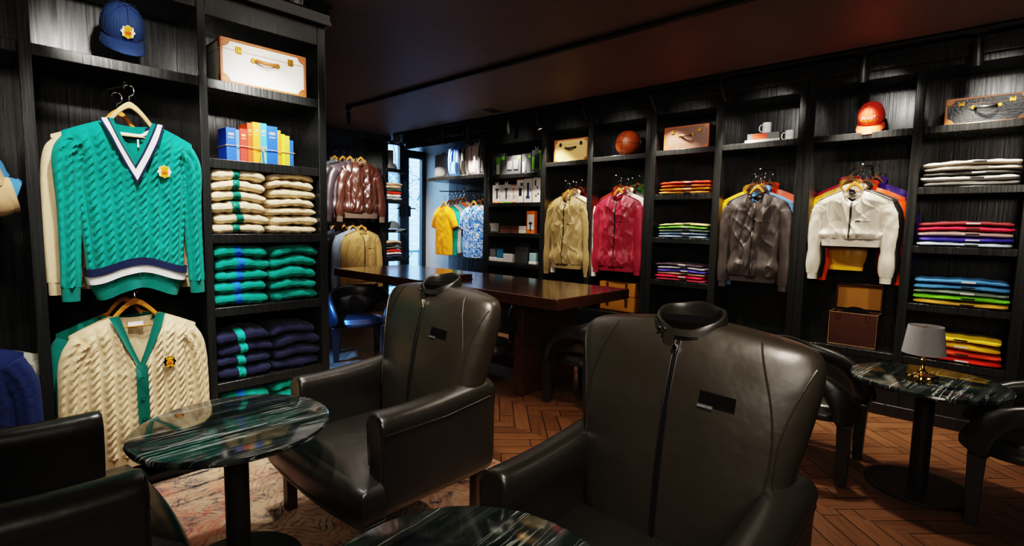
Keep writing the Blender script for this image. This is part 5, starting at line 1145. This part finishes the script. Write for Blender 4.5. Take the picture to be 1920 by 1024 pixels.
# ------------------------------------------------------------------ backpacks
def backpack(label, px0, px1, h, mat, x=5.53, strap=None, name='backpack', flat=False, d=.2):
    a, b = gy(px0, x), gy(px1, x); w = a-b
    t = thing(name, label, 'bag', (x, (a+b)/2, 2.363), RW, 'bags on the shelf above the polo shirts')
    rr = []
    for z, k, dd in ((0, .82, .8), (.02, .96, .95), (h*.3, 1, 1), (h*.7, .96, .92), (h*.88, .80, .78), (h*.97, .55, .55), (h, .25, .3)) if not flat else ((0, .94, .9), (.01, 1, 1), (h*.8, 1, 1), (h*.95, .97, .9), (h, .9, .8)):
        rr.append([(w/2*k*spow(math.cos(2*pi*i/32), .55), d/2+d/2*dd*spow(math.sin(2*pi*i/32), .6)+.006*noise.noise(Vector((i*.8, z*20, px0))), z) for i in range(32)])
    obj('body', MB().loft(rr), mat, t, ang=75)
    obj('front_pocket', MB().loft([[(w*.36*k*spow(math.cos(2*pi*i/24), .5), -.012+.03*k2, h*.28+h*.20*k*spow(math.sin(2*pi*i/24), .5)) for i in range(24)] for k, k2 in ((1, 1), (1, .2), (.85, 0))]), mat, t)
    for s in (-1, 1):
        if not flat: obj('strap', MB().loft([[(s*w*.25-.02, y-.006, z), (s*w*.25+.02, y-.006, z), (s*w*.25+.02, y+.006, z), (s*w*.25-.02, y+.006, z)] for y, z in ((.03, h*.93), (-.02, h*.86), (-.035, h*.6), (-.03, h*.2), (.0, h*.05))]), strap or mat, t, bevel=.003)
    obj('handle', MB().tube([(-.05, .08, h-.01), (-.04, .07, h+.03), (.04, .07, h+.03), (.05, .08, h-.01)], .008, 8), strap or mat, t)
    return t
GYC = cloth('grey_canvas', '7d7a74', .8); BLC = cloth('denim_blue_canvas', '6f9fe0', .8); LGC = cloth('stone_grey_canvas', 'b5aca2', .8); PKC = cloth('pale_pink_canvas', 'e8d6d2', .8); MGC = cloth('mid_grey_canvas', '9b9897', .8); DGC = cloth('dark_grey_webbing', '4a4846', .8)
backpack('grey canvas satchel with looped strap, leftmost on the bag shelf', 812, 839, .40, GYC, x=5.62, flat=True, name='satchel', strap=DGC, d=.14)
backpack('pale blue backpack beside the grey satchel', 840, 860, .50, BLC)
backpack('stone grey backpack with dark straps, third from the left on the bag shelf', 860, 877, .50, LGC, strap=DGC)
backpack('pale pink backpack, second from the right on the bag shelf', 878, 897, .50, PKC)
backpack('mid grey backpack at the right end of the bag shelf', 898, 910, .52, MGC, strap=DGC)
# boot on the top window shelf
t = thing('boot', 'grey suede boot with tall shaft on the top window shelf', 'boot', (5.42, 8.14, 2.572), .1)
SU = M('grey_suede', 'a19d98', .9, bump=(120, .3))
obj('shaft', MB().loft([[(.05+.055*math.cos(2*pi*k/20)*s, .05*math.sin(2*pi*k/20)*s, z) for k in range(20)] for z, s in ((.06, 1.1), (.12, 1.0), (.30, 1.05), (.34, 1.06))]), SU, t)
obj('foot', MB().loft([[(.07+x*1.0, y*s, max(.018, z)) for x, y, z in [(.13*spow(math.cos(2*pi*k/24), .9)*q, .05*math.sin(2*pi*k/24)*q, zz) for k in range(24)]] for zz, q, s in ((.018, 1.05, 1), (.05, 1.05, 1), (.085, .85, 1), (.11, .55, 1))]), SU, t)
obj('sole', MB().loft([[(.07+.14*spow(math.cos(2*pi*k/24), .9), .055*math.sin(2*pi*k/24), z) for k in range(24)] for z in (0, .018)]), DK, t)

# ------------------------------------------------------------------ ceiling fittings
cc = thing('security_camera', 'white dome security camera on the ceiling near the door', 'camera', (5.38, 7.80, CEIL-.0))
obj('mount', MB().lathe([(.075, 0), (.075, -.03), (.06, -.05)], 32), M('cream_plastic', 'a59d90', .4), cc)
qq = (Vector((0, 0, H))-Vector((5.38, 7.8, 3.03))).normalized().to_track_quat('-Z', 'Y').to_matrix().to_4x4()
e = obj('eyeball', MB().ell((0, 0, -.07), (.068, .068, .068), 32, 20), MC['cream_plastic'], cc)
obj('lens', MB().lathe([(.045, -.045), (.045, -.085), (.036, -.09), (.03, -.075)], 24).xf(Matrix.Translation((0, 0, -.07)) @ qq), DK, e)
vt = thing('ceiling_sensor', 'small square ceiling plate near the right-hand track', 'plate', (5.0, 5.05, CEIL), .1)
obj('plate', MB().box(-.10, .10, -.07, .07, -.012, 0), DK, vt, bevel=.003); obj('rim', MB().box(-.10, .10, .065, .075, -.016, -.0), SIL, vt)
# ------------------------------------------------------------------ lights
KW = (1, .88, .74); NW = (1, .95, .88); CW = (1, .97, .95)
TX = 5.25
HEADS = [  # y along the track, target, energy, description
 (7.10, (5.6, 6.75, 1.5), 60, 'above the left end of the bag shelf, farthest of the row'),
 (6.75, (5.6, 6.4, 2.4), 50, 'second from the door on the right-hand track'),
 (6.40, (5.5, 6.70, 1.5), 60, 'above the grey satchel'),
 (5.82, (5.5, 6.0, 1.6), 70, 'above the pink backpack'),
 (4.98, (5.5, 5.05, 1.9), 60, 'above the gadget shelves'),
 (4.48, (5.5, 4.12, 1.7), 75, 'shining towards the viewer above the gadget shelves'),
 (3.74, (5.5, 3.34, 1.75), 80, 'above the basketball shelf'),
 (2.84, (5.55, 2.55, 2.0), 70, 'above the brown suitcase'),
 (2.08, (5.5, 1.80, 1.9), 85, 'above the post beside the two mugs'),
 (.89, (5.5, .90, 1.9), 85, 'above the red-orange cap'),
 (.18, (5.48, .12, 1.9), 75, 'above the black suitcase')]
for y, tg, e, d in HEADS:
    head((TX, y, CEIL), tg, 'black cylindrical track spotlight '+d, e, KW if y < 5 else NW, size=70, lit=(y == 4.48))
head((3.64, 6.38, CEIL), (4.7, 7.9, 2.0), 'black track spotlight hanging at the far end of the middle track', 190, NW, size=56)
head((1.42, 3.00, CEIL), (1.45, 3.62, 1.6), 'black track spotlight by the left-hand cornice, cut off by the top edge', 60, NW, size=80)
def spot(loc, tgt, e, color, size=50, blend=.8, soft=.04):
    ld = bpy.data.lights.new('spot_lamp', 'SPOT'); ld.energy = e; ld.color = color; ld.spot_size = math.radians(size); ld.spot_blend = blend; ld.shadow_soft_size = soft
    lo = bpy.data.objects.new('spot_lamp', ld); COL.objects.link(lo); lo.location = loc; lo.rotation_euler = (Vector(tgt)-Vector(loc)).to_track_quat('-Z', 'Y').to_euler()
def area(loc, tgt, e, color, sx, sy, spread=180):
    ld = bpy.data.lights.new('added_area_light', 'AREA'); ld.shape = 'RECTANGLE'; ld.size = sx; ld.size_y = sy; ld.energy = e; ld.color = color
    lo = bpy.data.objects.new('added_area_light', ld); COL.objects.link(lo); lo.location = loc; ld.spread = math.radians(spread); lo.rotation_euler = (Vector(tgt)-Vector(loc)).to_track_quat('-Z', 'Y').to_euler()
# added spots without fixtures, aimed at the left unit and the right wall
spot((.55, 2.55, 3.05), (.70, 3.58, 1.75), 100, NW, 52)
spot((1.30, 2.60, 3.05), (1.45, 3.60, 2.2), 48, NW, 46)
spot((.1, 2.5, 3.0), (-.1, 3.6, 1.6), 40, NW, 50)
spot((.55, 2.0, 3.05), (.68, 3.56, .85), 62, NW, 36)
for y, tg, e in ((4.9, (5.5, 6.3, 1.6), 100), (3.9, (5.5, 4.1, 1.55), 60), (3.2, (5.5, 3.3, 1.55), 60), (2.0, (5.5, 1.75, 1.5), 60), (1.1, (5.5, .9, 1.6), 60), (.2, (5.5, .15, 1.3), 60), (2.6, (5.5, 2.5, 1.4), 45)):
    spot((3.64, y, 3.02), tg, e, KW, 44)
# added spots brightening the seats, rug and floor, no fixtures
spot((1.05, 1.1, 3.05), (1.8, 2.35, .95), 170, KW, 50, soft=.08)
spot((.85, .1, 3.05), (1.8, .85, .95), 140, KW, 52, soft=.08)
spot((3.0, 1.2, 3.05), (2.9, 2.4, 0), 70, KW, 70, soft=.08)
spot((4.2, .9, 3.05), (4.3, .5, 0), 130, KW, 60, soft=.08)
spot((1.2, 2.75, 3.05), (.95, 2.9, 0), 110, NW, 50, soft=.08)
# added fill areas, one behind the viewer, one under the ceiling
area((-1.2, -1.2, 2.9), (3, 3, .6), 50, (1, .90, .78), 2.5, 1.2)
area((2.6, 4.2, 3.05), (2.6, 4.2, 0), 14, (1, .9, .8), 3, 3)
spot((.62, 2.3, 2.9), (.72, 3.8, 2.62), 46, NW, 34)  # this and the next: added spots brightening the left top cubbies
spot((1.5, 2.3, 2.7), (1.45, 3.7, 2.6), 40, NW, 34)
for y, e in ((.86, 20), (1.72, 24), (.1, 17), (3.3, 34), (4.1, 18), (2.52, 18), (5.0, 20)): spot((4.4, y-.1, 3.0), (5.6, y, 2.6), e, NW, 38)  # added spots brightening the right-hand top cubbies, no track there
# daylight: added blue floor spot, no window built; added area outside the glazed door
spot((1.2, 5.6, 2.9), (2.85, 5.2, 0), 1900, (.05, .26, 1), 27, .7, .15)
area((6.1, 9.2, 2.6), (6.1, 6.9, .9), 40, (.45, .72, 1), .9, 1.6, 60)
W = bpy.data.worlds.new('sky'); bpy.context.scene.world = W; W.use_nodes = True
bg = W.node_tree.nodes['Background']; bg.inputs[0].default_value = (.42, .68, 1, 1); bg.inputs[1].default_value = 4

sc = bpy.context.scene
sc.view_settings.view_transform = 'Filmic'; sc.view_settings.look = 'High Contrast'; sc.view_settings.exposure = 0.8
sc.cycles.use_denoising = True
sc.cycles.max_bounces = 6; sc.cycles.diffuse_bounces = 3; sc.cycles.glossy_bounces = 3; sc.cycles.transparent_max_bounces = 6
sc.cycles.sample_clamp_indirect = 6
